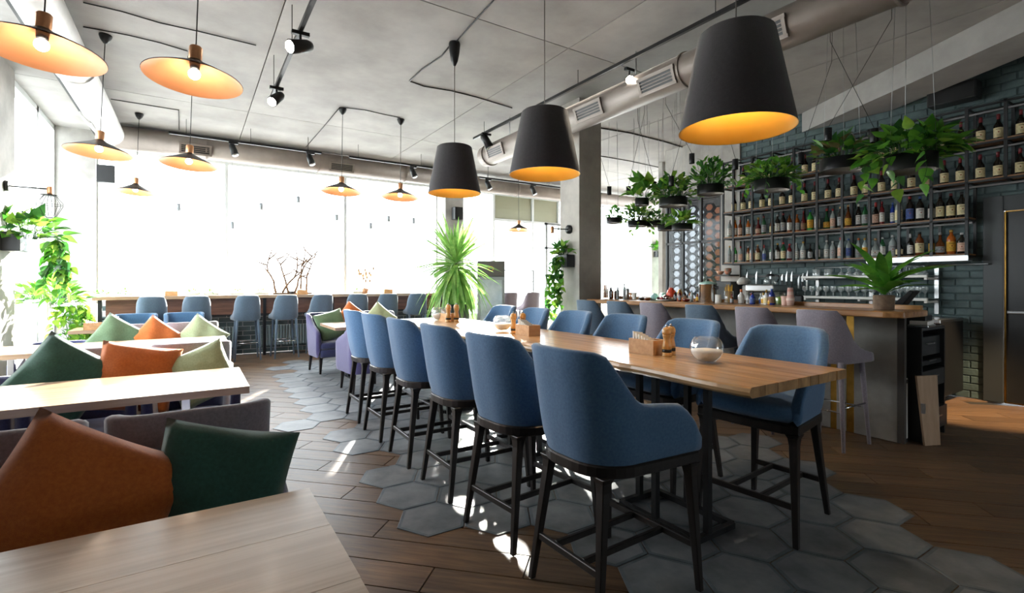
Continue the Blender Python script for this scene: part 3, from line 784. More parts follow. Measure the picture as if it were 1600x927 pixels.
lc = [(1.56,1.62,0.03),(1.565,2.26,0.09),(1.575,2.915,0.0),(1.572,3.57,-0.02),(1.58,4.26,0.02),(1.59,4.91,0.0)]
for k, (x, y, a) in enumerate(lc):
    place(chair0, x, y, a, 'blue counter chair on the booth side of the long table, '+('nearest the camera' if k == 0 else '%s from the camera' % ORD[k]), 'blue chairs around the long table', fl)
rc_ = [(2.757,1.60,PI+0.08),(2.76,2.30,PI-0.03),(2.762,2.94,PI+0.04),(2.755,3.58,PI),(2.75,4.22,PI-0.04),(2.765,4.86,PI+0.02)]
for k, (x, y, a) in enumerate(rc_):
    place(chair0, x, y, a, 'blue counter chair on the bar side of the long table, '+('nearest the camera' if k == 0 else '%s from the camera' % ORD[k]), 'blue chairs around the long table', fl)

# ---- swept bar stools
PTS = d_path(0.235, 0.20, 0.225, 0.17, 0.02)
TOPS = [(0,1.105),(0.26,1.10),(0.32,1.06),(0.43,0.955),(0.58,0.855),(0.72,0.80),(0.86,0.772),(1.0,0.755)]
def make_stool(m):
    t = thing('bar_stool', 'x', 'stool')
    shell(PTS, TOPS, 0.675, 0.73, (0.12,-0.10), 0.042, tuck=0.03).build('backrest', m, t)
    poly = d_path(0.205, 0.215, 0.19, 0.15, 0.02)+[(0.228,0.12),(0.235,0.0),(0.228,-0.12)]
    cushion(MB(), poly, 0.675, 0.765, 0.03).build('seat', m, t)
    for sx, sy in ((1,1),(1,-1),(-1,1),(-1,-1)):
        b = MB(); b.tube([(sx*0.205, sy*0.195, 0.0),(sx*0.165, sy*0.155, 0.69)], [0.013, 0.021], 10); b.build('leg', m, t)
    zf = 0.30; e = 0.205-0.04*zf/0.69; g = 0.195-0.04*zf/0.69
    for p, q in (((e,-g,zf),(e,g,zf)), ((-e,-g,zf),(-e,g,zf)), ((-e,g,zf+0.035),(e,g,zf+0.035)), ((-e,-g,zf+0.035),(e,-g,zf+0.035))):
        MB().tube([p, q], 0.0075, 8).build('footrest', M['chrome'], t)
    return t
sb = make_stool(M['bluegrey']); sl_ = make_stool(M['lavender'])
fb, fv = {'u': False}, {'u': False}
bs = [(4.46,2.04,'L'),(4.46,2.60,'L'),(4.46,3.16,'B'),(4.46,3.77,'L'),(4.46,4.30,'B'),(4.42,4.82,'B')]
for k, (x, y, c) in enumerate(bs):
    nm = 'lavender grey' if c == 'L' else 'blue grey'
    lab = '%s bar stool at the bar, %s' % (nm, 'nearest the camera' if k == 0 else '%s from the near end' % ORD[k])
    place(sl_ if c == 'L' else sb, x, y, random.uniform(-0.06,0.06), lab, 'swept stools along the bar', fv if c == 'L' else fb)
ws = [-0.53, 0.06, 0.79, 1.39, 1.99, 2.66, 3.25, 3.87]
for k, x in enumerate(ws):
    place(sb, x, 9.66, PI/2+random.uniform(-0.05,0.05)+(0.0 if k < 5 else -0.15), 'blue grey stool at the window counter, %s from the left' % orde(k), 'stools along the window counter', fb)
for k, x in enumerate((6.0, 6.62)):
    place(sl_, x, 9.55, PI/2-0.1, 'pale lavender stool before the far right windows, %s of two' % ('left', 'right')[k], 'stools before the far right windows', fv)

# ---- tub armchairs (outer and inner cloth differ)
PTA = d_path(0.275, 0.27, 0.30, 0.12, 0.02)
TOPA = [(0,0.86),(0.30,0.858),(0.38,0.84),(0.50,0.77),(0.66,0.70),(0.85,0.655),(1.0,0.60)]
def make_arm(mo, mi, legs=True):
    t = thing('tub_armchair', 'x', 'armchair')
    shell(PTA, TOPA, 0.24, 0.40, (0.10,0.0), 0.055, 0, 1, tuck=0.01).build('backrest', [mo, mi], t)
    poly = d_path(0.225, 0.265, 0.245, 0.10, 0.02)+[(0.30,0.20),(0.305,0.0),(0.30,-0.20)]
    cushion(MB(), poly, 0.235, 0.355, 0.02, crown=0.0).build('base', mi, t)
    cushion(MB(), poly, 0.345, 0.455, 0.035).build('seat', mi, t)
    for sx, sy in ((0.22,0.2),(0.22,-0.2),(-0.22,0.2),(-0.22,-0.2)):
        b = MB(); b.taper((sx*1.08, sy*1.08, 0), (sx, sy, 0.25), 0.026, 0.044); b.build('leg', M['blackwood'], t, bevel=0.003)
    return t
aL = make_arm(M['lavender'], M['navy'])
TOPN = [(0,0.715),(0.30,0.713),(0.40,0.705),(0.52,0.67),(0.66,0.63),(0.85,0.60),(1.0,0.57)]
def make_low():
    t = thing('low_armchair', 'x', 'armchair')
    shell(PTA, TOPN, 0.16, 0.34, (0.10,0.0), 0.055, tuck=0.01).build('backrest', M['navy'], t)
    poly = d_path(0.225, 0.265, 0.245, 0.10, 0.02)+[(0.30,0.20),(0.305,0.0),(0.30,-0.20)]
    cushion(MB(), poly, 0.155, 0.30, 0.02, crown=0.0).build('base', M['navy'], t)
    cushion(MB(), poly, 0.29, 0.395, 0.035).build('seat', M['navy'], t)
    for sx, sy in ((0.22,0.2),(0.22,-0.2),(-0.22,0.2),(-0.22,-0.2)):
        MB().taper((sx, sy, 0), (sx, sy, 0.17), 0.03, 0.044).build('leg', M['blackwood'], t)
    return t
aN = make_low(); fN = {'u': False}; aP = make_arm(M['purple'], M['navy']); aB = make_arm(M['blue'], M['blue'])
fL, fP, fB = {'u': False}, {'u': False}, {'u': False}
XS = [0.005, -0.57, -1.145]; XW = ['right', 'middle', 'left']
rowsY = [(1.77, 2.49, 'near', 'closest booth table'), (4.17, 4.89, 'second', 'second booth table'), (6.57, 7.29, 'third', 'third booth table')]
for (ya, yb, w1, w2), tb in zip(rowsY, ('nearest', 'second', 'third')):
    for k, x in enumerate(XS):
        place(aN, x, ya, -PI/2, 'low navy armchair facing the camera behind the %s booth table, %s of three' % (tb, XW[k]), 'low navy armchairs of the booth rows', fN)
        if w1 == 'near' or x > -0.9:
            place(aL, x, yb, PI/2, 'lavender-backed tub armchair turned to the window behind the %s booth table, %s seat' % (tb, XW[k]), 'tub armchairs of the booth rows', fL)
for k, x in enumerate((-0.10, -0.70)):
    place(aB, x, 9.02, -PI/2, 'blue tub armchair behind the farthest booth table, %s of two' % ('right', 'left')[k], 'blue armchairs at the farthest booth table', fB)
place(aP, 1.74, 7.78, -PI/2+0.12, 'navy tub armchair with green cushions beyond the lounge table, left of two', 'tub armchairs of the lounge table', fP)
place(aP, 2.55, 7.85, -PI/2-0.1, 'navy tub armchair beyond the lounge table, right of two', 'tub armchairs of the lounge table', fP)
place(aP, 1.80, 6.18, PI/2+0.04, 'purple-backed tub armchair turned to the lounge table, left of two', 'tub armchairs of the lounge table', fP)
place(aP, 2.48, 6.18, PI/2-0.05, 'purple-backed tub armchair turned to the lounge table, right of two', 'tub armchairs of the lounge table', fP)

# ---- scatter cushions
def pillow_mesh(name, S, T, m):
    n = 14; mb = MB()
    def P(i, j, sg):
        u, v = 2*i/n-1, 2*j/n-1
        pinch = 1-0.06*(1-u*u)*abs(v)**2.0
        pin2 = 1-0.06*(1-v*v)*abs(u)**2.0
        h = ((1-u**2)*(1-v**2))**0.55
        w = (0.012*math.sin(5*u+3*v)+0.006*math.sin(11*u-7*v)*abs(u)+0.005*math.sin(13*v+4*u))*h**0.5
        return (S/2*u*pin2, sg*(T/2*h)+w, S/2*v*pinch)
    for sg in (1, -1):
        vs = [P(i, j, sg) for i in range(n+1) for j in range(n+1)]
        fs = []
        for i in range(n):
            for j in range(n):
                a = i*(n+1)+j; q = (a, a+n+1, a+n+2, a+1); fs.append(q if sg < 0 else q[::-1])
        mb.add(vs, fs, 0, True)
    return mb.mesh(name, m)
def pillow(m, loc, S, roll, lean, yaw, label, grp, T=0.15):
    o = inst('cushion', pillow_mesh('cushion', S, T, m))
    o.matrix_world = Matrix.Translation(loc) @ Matrix.Rotation(yaw, 4, 'Z') @ Matrix.Rotation(lean, 4, 'X') @ Matrix.Rotation(roll, 4, 'Y')
    return tag(o, label, 'cushion', grp)
G = 'cushions on the booth seats'; r_ = math.radians
pillow(M['orange'], (-0.265,1.80,0.67), 0.46, r_(31), r_(-14), r_(8), 'large burnt orange cushion in the lower left corner', G, 0.17)
pillow(M['green'], (0.07,1.80,0.67), 0.40, r_(10), r_(-12), r_(-20), 'dark green cushion beside the large orange one on the nearest booth seat', G, 0.13)
pillow(M['green'], (-0.70,4.23,0.70), 0.46, r_(36), r_(-14), r_(8), 'dark green cushion on the second booth row', G)
pillow(M['orange'], (-0.32,4.24,0.67), 0.46, r_(12), r_(-14), r_(4), 'orange cushion on the second booth row', G)
pillow(M['pale'], (0.06,4.22,0.66), 0.40, r_(-24), r_(-14), r_(-14), 'pale green cushion on the second booth row', G)
pillow(M['sage'], (-0.66,6.62,0.70), 0.46, r_(35), r_(-14), r_(8), 'sage green cushion on the third booth row', G)
pillow(M['orange'], (-0.33,6.62,0.69), 0.42, r_(40), r_(-14), r_(4), 'orange cushion on the third booth row', G)
pillow(M['pale'], (0.08,6.62,0.69), 0.42, r_(38), r_(-14), r_(-6), 'pale green cushion on the third booth row', G)
G2 = 'cushions of the lounge armchairs'
pillow(M['sage'], (1.76,7.74,0.68), 0.44, r_(-14), r_(-18), r_(6), 'sage green cushion on the left navy lounge armchair', G2)
pillow(M['orange'], (2.10,7.90,0.80), 0.36, r_(40), r_(-14), r_(6), 'small terracotta cushion between the lounge armchairs', G2)
pillow(M['pale'], (2.52,7.84,0.74), 0.42, r_(42), r_(-14), r_(-6), 'pale green cushion on the right lounge armchair', G2)

# ================================================================== TABLES
# ---- the long oak table
TX0, TX1, TY0, TY1, TZ = 1.885, 2.675, 1.155, 5.55, 0.90
lt = thing('long_table', 'long oiled oak table with a live edge on black steel frames', 'table', (0,0,0))
wd = [0.092, 0.075, 0.088, 0.10, 0.07, 0.095, 0.08, 0.09]; x = TX0+0.10
tot = TX1-x; wd = [v*tot/sum(wd) for v in wd]
n = 60; L_ = []; 
for i in range(n+1):
    y = TY0+(TY1-TY0)*i/n
    L_.append((TX0+0.014*math.sin(y*3.1+0.6)+0.008*math.sin(y*8.3)+0.02*max(0,1-abs(y-1.95)/0.12)*math.sin((y-1.95)*26)+(0.02 if y > 4.9 else 0), y))
top = L_+[(x-0.0006,TY1),(x-0.0006,TY0)]
b = MB(); nn = len(top)
def rg(off, z): return [(px+(off if i <= n else 0), py, z) for i, (px, py) in enumerate(top)]
b.loft([rg(0.018,TZ-0.045), rg(0.004,TZ-0.034), rg(0.0,TZ-0.02), rg(0.006,TZ-0.006), rg(0.013,TZ)], 0, False)
b.build('board', M['oak'], lt)['label'] = 'live-edge board'
for v in wd:
    MB().box(x+0.0004, x+v-0.0004, TY0+random.uniform(-0.002,0.002), TY1, TZ-0.045, TZ).build('board', M['oak'], lt, bevel=0.0015); x += v
for yc in (1.87, 3.35, 4.85):
    x0, x1, y0, y1 = 2.14, 2.45, yc-0.26, yc+0.26
    for p, q in (((x0,y0,0.016),(x1,y0,0.016)),((x0,y1,0.016),(x1,y1,0.016)),((x0,y0,0.016),(x0,y1,0.016)),((x1,y0,0.016),(x1,y1,0.016))):
        MB().bar(p, q, 0.035, 0.032).build('foot_bar', M['black'], lt, bevel=0.002)
    for px, py in ((x0,yc),(x1,yc+0.03),((x0+x1)/2-0.06,y0),((x0+x1)/2,y1)):
        MB().box(px-0.016, px+0.016, py-0.016, py+0.016, 0.03, TZ-0.05).build('leg', M['black'], lt)
    MB().box(x0-0.05, x1+0.05, y0-0.02, y1+0.02, TZ-0.052, TZ-0.045).build('top_plate', M['black'], lt)

# ---- low booth tables
def low_table(y0, y1, x0, x1, label, grp='booth tables by the left wall'):
    t = thing('booth_table', label, 'table', (0,0,0), 0, grp); z = 0.74; nb_ = 3; w = (y1-y0)/nb_
    for k in range(nb_):
        MB().box(x0+random.uniform(-.001,.001), x1+random.uniform(-.001,.001), y0+k*w+0.0004, y0+(k+1)*w-0.0004, z-0.04, z).build('board', M['oakx'], t, bevel=0.0003)
    for xa in (x1-0.30, x0+0.35):
        for ya in (y0+0.10, y1-0.10): MB().box(xa-0.02, xa+0.02, ya-0.006, ya+0.006, 0.012, z-0.05).build('leg', M['steel'], t, bevel=0.002)
        MB().box(xa-0.04, xa+0.04, y0+0.05, y1-0.05, 0, 0.012).build('foot_plate', M['steel'], t, bevel=0.003)
        MB().box(xa-0.04, xa+0.04, y0+0.05, y1-0.05, z-0.05, z-0.04).build('bracket', M['steel'], t)
    return t
low_table(0.73, 1.494, -1.5, 0.279, 'nearest booth table filling the lower left corner')
low_table(3.144, 3.895, -1.6, 0.272, 'second booth table from the camera, before orange and green cushions')
low_table(5.55, 6.29, -1.6, 0.30, 'third booth table from the camera, pale oak')
low_table(7.86, 8.56, -1.25, 0.31, 'farthest booth table, before the blue armchairs')
t = thing('lounge_table', 'low oak lounge table behind the far blue counter chairs', 'table', (0,0,0))
for k in range(6): MB().box(1.55, 2.62, 6.62+k*0.15+0.0004, 6.62+(k+1)*0.15-0.0004, 0.70, 0.74).build('board', M['oakx'], t, bevel=0.0015)
for xa in (1.85, 2.32):
    MB().box(xa-0.03, xa+0.03, 6.9, 7.3, 0.0, 0.02).build('foot_bar', M['black'], t)
    MB().box(xa-0.025, xa+0.025, 7.05, 7.12, 0.02, 0.70).build('leg', M['black'], t)

# ---- things standing on the tables
def lathe_thing(name, label, cat, loc, parts, grp=None, n=18):
    t = thing(name, label, cat, loc, 0, grp)
    for pn, prof, m in parts: MB().lathe(prof, n).build(pn, m, t)
    return t
def mill(x, y, z, label, h=0.17):
    s = h/0.17
    t = thing('pepper_mill', label, 'pepper mill', (x,y,z), 0, 'turned beech mills on the tables')
    P = lambda q: [(r*s, zz*s) for r, zz in q]
    MB().lathe(P([(0.026,0),(0.027,0.004),(0.026,0.024)]), 20).build('base', M['mill'], t)
    MB().lathe(P([(0.0262,0.024),(0.0262,0.042)]), 20).build('band', M['black'], t)
    MB().lathe(P([(0.026,0.042),(0.0255,0.06),(0.0205,0.085),(0.019,0.10),(0.024,0.118),(0.0245,0.124)]), 20).build('body', M['mill'], t)
    MB().lathe(P([(0.022,0.125),(0.0265,0.130),(0.0268,0.138),(0.0255,0.152),(0.018,0.164),(0.006,0.168)]), 20).build('head', M['mill'], t)
    MB().lathe(P([(0.003,0.168),(0.007,0.172),(0.007,0.177),(0.003,0.181)]), 10).build('finial', M['steel'], t)
def napkin_box(x, y, z, label, rz=0.0, s=1.0):
    t = thing('napkin_box', label, 'napkin box', (x,y,z), rz, 'wooden napkin boxes on the tables')
    a, b_, h, w_ = 0.055*s, 0.095*s, 0.085*s, 0.008*s
    MB().box(-a, a, -b_, b_, 0, w_).build('bottom', M['boxwood'], t)
    for x0, x1, y0, y1 in ((-a,-a+w_,-b_,b_),(a-w_,a,-b_,b_),(-a+w_,a-w_,-b_,-b_+w_),(-a+w_,a-w_,b_-w_,b_)):
        MB().box(x0, x1, y0, y1, w_, h).build('side', M['boxwood'], t)
    for k in range(6):
        zz = h*(1.05+0.09*k); c = MB()
        yk = -b_*0.55+k*0.022*s
        c.loft([[(-a*0.8,yk,w_),(a*0.8,yk,w_),(a*0.8,yk+0.012*s,w_),(-a*0.8,yk+0.012*s,w_)],[(-a*0.75,yk+0.01*s,zz),(a*0.75,yk+0.015*s,zz-0.012*s),(a*0.75,yk+0.022*s,zz-0.012*s),(-a*0.75,yk+0.02*s,zz)]], 0, False)
        c.build('napkin', M['paper'], t)
def bowl(x, y, z, label, s=1.0):
    t = thing('glass_bowl', label, 'bowl', (x,y,z), 0, 'round glass bowls of white sand')
    R = 0.084*s
    def sp(r, a0, a1, k): return [(max(r*math.sin(a0+(a1-a0)*i/k),0.001), R*0.93-r*0.93*math.cos(a0+(a1-a0)*i/k)) for i in range(k+1)]
    MB().lathe(sp(R, 0.35, 2.35, 14), 32, cap0=True, cap1=False).build('glass', M['cglass'], t)
    q = sp(R*0.955, 0.4, 1.42, 8); MB().lathe(q+[(q[-1][0]*0.5,q[-1][1]+0.006),(0.002,q[-1][1]+0.01)], 28).build('sand', M['sand'], t)
napkin_box(2.285,2.06,TZ,'wooden napkin box nearest on the long table, beside two mills')
mill(2.275,1.905,TZ,'front mill of the nearest pair on the long table'); mill(2.345,1.935,TZ,'rear mill of the nearest pair on the long table')
bowl(2.275,1.645,TZ,'glass bowl of white sand nearest on the long table')
napkin_box(2.26,3.28,TZ,'wooden napkin box halfway along the long table'); mill(2.24,3.46,TZ,'left mill of the middle pair on the long table'); mill(2.32,3.44,TZ,'right mill of the middle pair on the long table')
bowl(2.27,3.68,TZ,'glass bowl halfway along the long table')
mill(2.30,4.83,TZ,'left mill of the farthest pair on the long table',0.19); mill(2.38,4.80,TZ,'right mill of the farthest pair on the long table',0.19)
bowl(2.33,5.12,TZ,'glass bowl at the far end of the long table', 1.1); napkin_box(2.36,4.98,TZ,'wooden napkin box at the far end of the long table')
napkin_box(-1.02,7.98,0.74,'wooden napkin box on the farthest booth table',PI/2); 
napkin_box(1.98,6.84,0.74,'napkin box on the lounge table'); 
for k, (x, y) in enumerate(((1.76,6.80),(1.82,6.86),(1.85,6.78))):
    mill(x, y, 0.74, '%s pale mill clustered on the lounge table' % ('left','rear','right')[k], 0.16)
def vase(x, y, z, label, m=None):
    return lathe_thing('vase', label, 'vase', (x,y,z), [('body', [(0.03,0),(0.045,0.02),(0.05,0.07),(0.035,0.11),(0.028,0.13),(0.034,0.145)], m or M['white'])])
vase(-0.82,8.05,0.74,'white ribbed vase on the farthest booth table')
vase(-1.15,3.62,0.74,'white vase at the left on the second booth table')
# ================================================================== BAR
BX, BY0, BY1, BZ = 4.89, 1.73, 5.09, 1.10
bar = thing('bar_counter', 'concrete bar front with brass strips', 'bar', (0,0,0))
yy = BY0; segs = [0.62, 0.07, 0.30, 0.07, 0.95, 0.07, 0.72]
ys = [(BY0,2.05,'c'),(2.05,2.11,'b'),(2.11,2.19,'c'),(2.19,2.24,'b'),(2.24,3.5,'c'),(3.5,3.545,'b'),(3.545,4.4,'c'),(4.4,4.445,'b'),(4.445,BY1,'c')]
for a, b, k in ys:
    if k == 'c': MB().box(BX, BX+0.05, a, b-0.001, 0, BZ-0.055).build('panel', M['barconc'], bar, bevel=0.002)
    else: MB().box(BX+0.004, BX+0.05, a, b-0.001, 0, BZ-0.055).build('brass_strip', M['brass'], bar)
MB().box(BX, BX+0.04, BY0-0.05, BY0-0.001, 0, BZ-0.055).build('end_post', mat('dark_end_post', '#4a4642', 0.5), bar)
MB().box(BX+0.05, BX+0.09, BY0, BY1, 0, BZ-0.055).build('core', M['black'], bar)
# worktop with chamfered corner
o = MB().prism([(4.50,1.60),(4.53,1.555),(4.985,1.555),(4.985,5.08),(4.455,5.08),(4.455,1.66)], BZ-0.05, BZ).build('worktop', M['oaky'], bevel=0.008)
tag(o, 'oak bar top with a chamfered near corner', 'worktop')
MB().box(4.985,5.03,1.60,5.08,BZ-0.03,BZ+0.035).build('upstand', M['oaky'], o, bevel=0.004)
# work counter behind the bar and the back counter against the bricks
bc = thing('back_counter', 'dark work counter against the brick wall under the knives', 'counter', (0,0,0))
MB().box(6.75,7.46,2.0,4.75,0.88,0.92).build('top', M['steel'], bc, bevel=0.004)
for k in range(4):
    y0 = 2.0+k*0.69
    MB().box(6.80,7.46,y0+0.003,y0+0.685,0.08,0.88).build('carcass', M['black'], bc)
    d_ = MB().box(6.775,6.80,y0+0.006,y0+0.68,0.10,0.87).build('door', M['frame_dark'], bc, bevel=0.003)
    MB().bar((6.762,y0+0.55,0.6),(6.762,y0+0.55,0.8),0.012,0.012).build('handle', M['steel'], d_)
# cabinet of drawers at the open bar end
dc = thing('drawer_cabinet', 'black cabinet with drawers at the open end of the bar', 'cabinet', (5.06,1.62,0))
MB().box(0.0,0.02,0.0,0.6,0.0,0.92).build('side', M['frame_dark'], dc); MB().box(0.50,0.52,0.0,0.6,0.0,0.92).build('side', M['frame_dark'], dc)
MB().box(0.0,0.52,0.0,0.6,0.92,0.945).build('top', M['frame_dark'], dc); MB().box(0.02,0.50,0.55,0.6,0.0,0.92).build('back', M['black'], dc)
for z0, z1, yo in ((0.08,0.26,-0.02),(0.30,0.40,0.3),(0.44,0.58,0.0),(0.62,0.66,0.02),(0.70,0.86,0.03)):
    dr = MB().box(0.022,0.498,yo,0.54,z0,z1).build('drawer', M['frame_dark'], dc, bevel=0.003)
    MB().bar((0.18,yo-0.008,(z0+z1)/2+0.02),(0.34,yo-0.008,(z0+z1)/2+0.02),0.012,0.012).build('handle', M['steel'], dr)
t = thing('leaning_board', 'beige board with a latch leaning at the end of the bar', 'board', (4.93,1.635,0), 0)
b = MB(); b.loft([[(0.06,-0.06,0.0),(0.19,-0.12,0.0),(0.198,-0.104,0.0),(0.068,-0.044,0.0)],[(0.03,-0.015,0.56),(0.22,-0.09,0.56),(0.228,-0.074,0.56),(0.038,0.001,0.56)]], 0, False)
b.build('panel', mat('beige_laminate','#a08468',0.5,col2='#b0947a',ns=3,stretch=(8,8,1)), t)
MB().box(0.045,0.058,-0.064,-0.038,0.26,0.34).build('latch', M['steel'], t)
t = thing('white_appliance', 'narrow white appliance between bar end and leaning board', 'appliance', (4.935,1.69,0))
MB().box(0.0,0.055,0.0,0.08,0.03,0.53).build('casing', M['white'], t, bevel=0.004); MB().box(0.002,0.05,-0.004,0.0,0.49,0.52).build('display', M['black'], t)
MB().box(0.0,0.055,0.0,0.08,0.0,0.03).build('foot', M['black'], t)
# register gear at the bar end
t = thing('cash_register', 'black cash register with a tilted screen at the near bar end', 'register', (5.32,1.86,0.945), 0.2)
MB().box(-0.2,0.2,-0.2,0.2,0.0,0.09).build('drawer', M['black'], t, bevel=0.005)
b = MB(); b.loft([[(-0.17,0.02,0.09),(0.17,0.02,0.09),(0.17,0.12,0.09),(-0.17,0.12,0.09)],[(-0.19,-0.12,0.30),(0.19,-0.12,0.30),(0.19,-0.09,0.31),(-0.19,-0.09,0.31)]], 0, False); b.build('screen', M['black'], t, bevel=0.005)
t = thing('card_tray', 'grey tray with papers below the cash register', 'tray', (5.22,1.60,0.948), 0.1)
MB().box(-0.12,0.12,-0.0,0.14,0.0,0.02).build('tray', M['steel'], t, bevel=0.004); MB().box(-0.1,0.1,0.01,0.13,0.021,0.05).build('papers', M['paper'], t)
t = thing('monitor', 'black rounded monitor behind the bar seen from the back', 'monitor', (5.55,2.98,0.92), 0.0)
MB().box(-0.02,0.02,-0.17,0.17,0.12,0.265).build('casing', M['black'], t, bevel=0.02, seg=3); MB().box(-0.022,-0.0205,-0.03,0.05,0.175,0.205).build('sticker', M['paper'], t); MB().box(-0.03,0.03,-0.08,0.08,0.0,0.12).build('foot', M['black'], t)
o = MB(); o.box(5.25,5.95,2.15,4.9,0.88,0.92); under = o.build('under_bar_counter', M['steel'], bevel=0.004); tag(under, 'steel under-bar counter behind the oak bar top', 'counter')
for y in (2.2, 3.5, 4.84): MB().box(5.28,5.9,y-0.02,y+0.02,0,0.88).build('support', M['steel'], under)

# ---- bottle shelves
SX0, SX1 = 7.19, 7.46
ZL = [1.635, 2.04, 2.44, 2.845, 3.255]
sh = thing('bottle_shelf', 'black steel wall shelf with wooden boards full of bottles', 'shelf', (0,0,0))
posts = [1.586-0.314*2, 1.586-0.314, 1.586]+[1.899+0.3125*k for k in range(10)]
YE = 4.905; YLOW = 1.899; YUP = 0.60
PT = 0.028
for k, y in enumerate(posts):
    z0 = ZL[0]-0.02 if y > 1.85 else ZL[2]-0.02
    MB().box(SX0-PT/2, SX0+PT/2, y-PT/2, y+PT/2, z0, ZL[4]).build('post', M['black'], sh)
    MB().box(SX1-PT/2, SX1+PT/2, y-PT/2, y+PT/2, z0, ZL[4]).build('post', M['black'], sh)
for x in (SX0, SX1):
    MB().box(x-PT/2, x+PT/2, YE-PT, YE, ZL[0]-0.02, ZL[4]).build('post', M['black'], sh)
for k, z in enumerate(ZL):
    y0 = YLOW-0.01 if k < 2 else YUP
    for x in (SX0, SX1): MB().box(x-PT/2, x+PT/2, y0, YE, z-0.028, z-0.008).build('rail', M['black'], sh)
    for y in posts+[YE]:
        if y >= y0-0.02: MB().box(SX0, SX1, y-0.009, y+0.009, z-0.027, z-0.009).build('cross_rail', M['black'], sh)
    if k < 4:
        MB().box(SX0-0.008, SX1, y0, YE, z-0.008, z+0.008).build('shelf_board', M['shelfwood'], sh)
    if k > 0: MB().box(SX1-0.055, SX1-0.03, y0+0.02, YE-0.02, z-0.05, z-0.032).build('light_strip', mat('pale_strip_%d' % k, '#8f8d8d', 0.4), sh)
MB().box(SX0-0.03,SX0+0.12,YLOW-0.02,2.86,ZL[0]-0.075,ZL[0]-0.035).build('steel_tray', M['steel'], sh, bevel=0.004)
MB().box(SX0-0.034,SX0-0.03,YLOW-0.02,2.86,ZL[0]-0.06,ZL[0]-0.012).build('tray_lip', M['steel'], sh)

# ---- bottles
def bprof(kind, h, r):
    if kind == 0: return [(r*0.92,0),(r,0.006),(r,h*0.52),(r*0.93,h*0.58),(r*0.45,h*0.70),(r*0.34,h*0.76),(r*0.34,h*0.90)]
    if kind == 1: return [(r*0.92,0),(r,0.006),(r,h*0.60),(r*0.9,h*0.68),(r*0.5,h*0.78),(r*0.36,h*0.82),(r*0.36,h*0.92)]
    if kind == 2: return [(r*0.9,0),(r*1.05,0.01),(r*1.1,h*0.3),(r*0.95,h*0.5),(r*0.5,h*0.62),(r*0.36,h*0.70),(r*0.36,h*0.90)]
    return [(r*0.92,0),(r,0.006),(r*1.0,h*0.45),(r*0.6,h*0.60),(r*0.36,h*0.74),(r*0.33,h*0.93)]
GL = {}
for n_, c_, c2 in (('dark','#15110e','#1d1712'),('green','#1c4a2a','#25603a'),('amber','#5a2b10','#7a3f18'),('red','#5a1418','#701c20'),('clear','#8b9694','#a4aead'),('blue','#1d2f7a','#2a40a0'),('orange','#a8541a','#c26a26'),('lime','#2f8a3a','#49a850'),('white','#cfcdc8','#dcdad5')):
    GL[n_] = mat('bottle_'+n_, c_, 0.1, col2=c2, ns=12, spec=0.6, coat=0.4)
LB = {}
for n_, c_, c2 in (('cream','#d3c394','#e0d2a8'),('white','#c9c7c0','#d8d6cf'),('yellow','#c9962a','#d9a83a'),('grey','#8b8d8e','#9a9c9d'),('peach','#c9a08a','#d6b09a'),('blue','#3a4f8a','#4a60a0'),('brown','#7a5a40','#8a6a4e')):
    LB[n_] = mat('label_'+n_, c_, 0.7, col2=c2, ns=40, lo=0.45, hi=0.55)
CP = {}
for n_, c_ in (('wine','#741c24'),('black','#15151a'),('gold','#a8822f'),('red','#a82a2a'),('silver','#b0b0b2'),('orange','#c9621f'),('wood','#b08a5a'),('blue','#3a5a9a'),('white','#d5d4d0')):
    CP[n_] = mat('cap_'+n_, c_, 0.35)
INK = mat('label_ink', '#3a2a1c', 0.7); SEAL = mat('label_seal', '#8a3a22', 0.7)
BC = {}
def bottle_meshes(kind, h, r, g, l, c):
    key = (kind, round(h,3), round(r,4), g, l, c)
    if key in BC: return BC[key]
    P_ = bprof(kind, h, r)
    body = MB().lathe(P_, 14).mesh('bottle', GL[g])
    zt = P_[-1][1]; rn = P_[-1][0]
    cap = MB().lathe([(rn*1.12,zt-h*0.02 if kind else zt-h*0.10),(rn*1.15,h*0.985),(rn*0.9,h)], 10).mesh('cap', CP[c])
    lh0, lh1 = {0:(0.10,0.47),1:(0.12,0.52),2:(0.10,0.36),3:(0.10,0.40)}[kind]
    rl = r*(1.085 if kind == 2 else 1.012)
    lab = MB(); n = 12
    if kind == 2: rl = r*1.115
    a0, a1 = PI*0.55, PI*1.62
    ring = lambda z, e=0: [((rl+e)*math.cos(a0+(a1-a0)*i/n), (rl+e)*math.sin(a0+(a1-a0)*i/n), z) for i in range(n+1)]
    lab.loft([ring(h*lh0), ring(h*lh1)], 0, True, False, False, False)
    lab = lab.mesh('label', LB[l])
    ink = MB()
    am = PI*1.12
    for z, wdt, hh in ((lh0+(lh1-lh0)*0.80, 0.75, 0.018), (lh0+(lh1-lh0)*0.22, 0.5, 0.010), (lh0+(lh1-lh0)*0.34, 0.6, 0.007)):
        q = [((rl+0.0006)*math.cos(am+wdt*(i/6-0.5)*1.6), (rl+0.0006)*math.sin(am+wdt*(i/6-0.5)*1.6)) for i in range(7)]
        ink.loft([[(x, y, h*z) for x, y in q], [(x, y, h*(z+hh)) for x, y in q]], 0, True, False, False, False)
    q = [((rl+0.0007)*math.cos(am+0.35*math.cos(k*PI/5)*0.5), (rl+0.0007)*math.sin(am+0.35*math.cos(k*PI/5)*0.5), h*(lh0+(lh1-lh0)*0.55)+r*0.18*math.sin(k*PI/5)) for k in range(10)]
    ink.add(q, [tuple(range(10))], 1)
    ink = ink.mesh('label_print', [INK, SEAL])
    BC[key] = (body, lab, cap, ink); return BC[key]
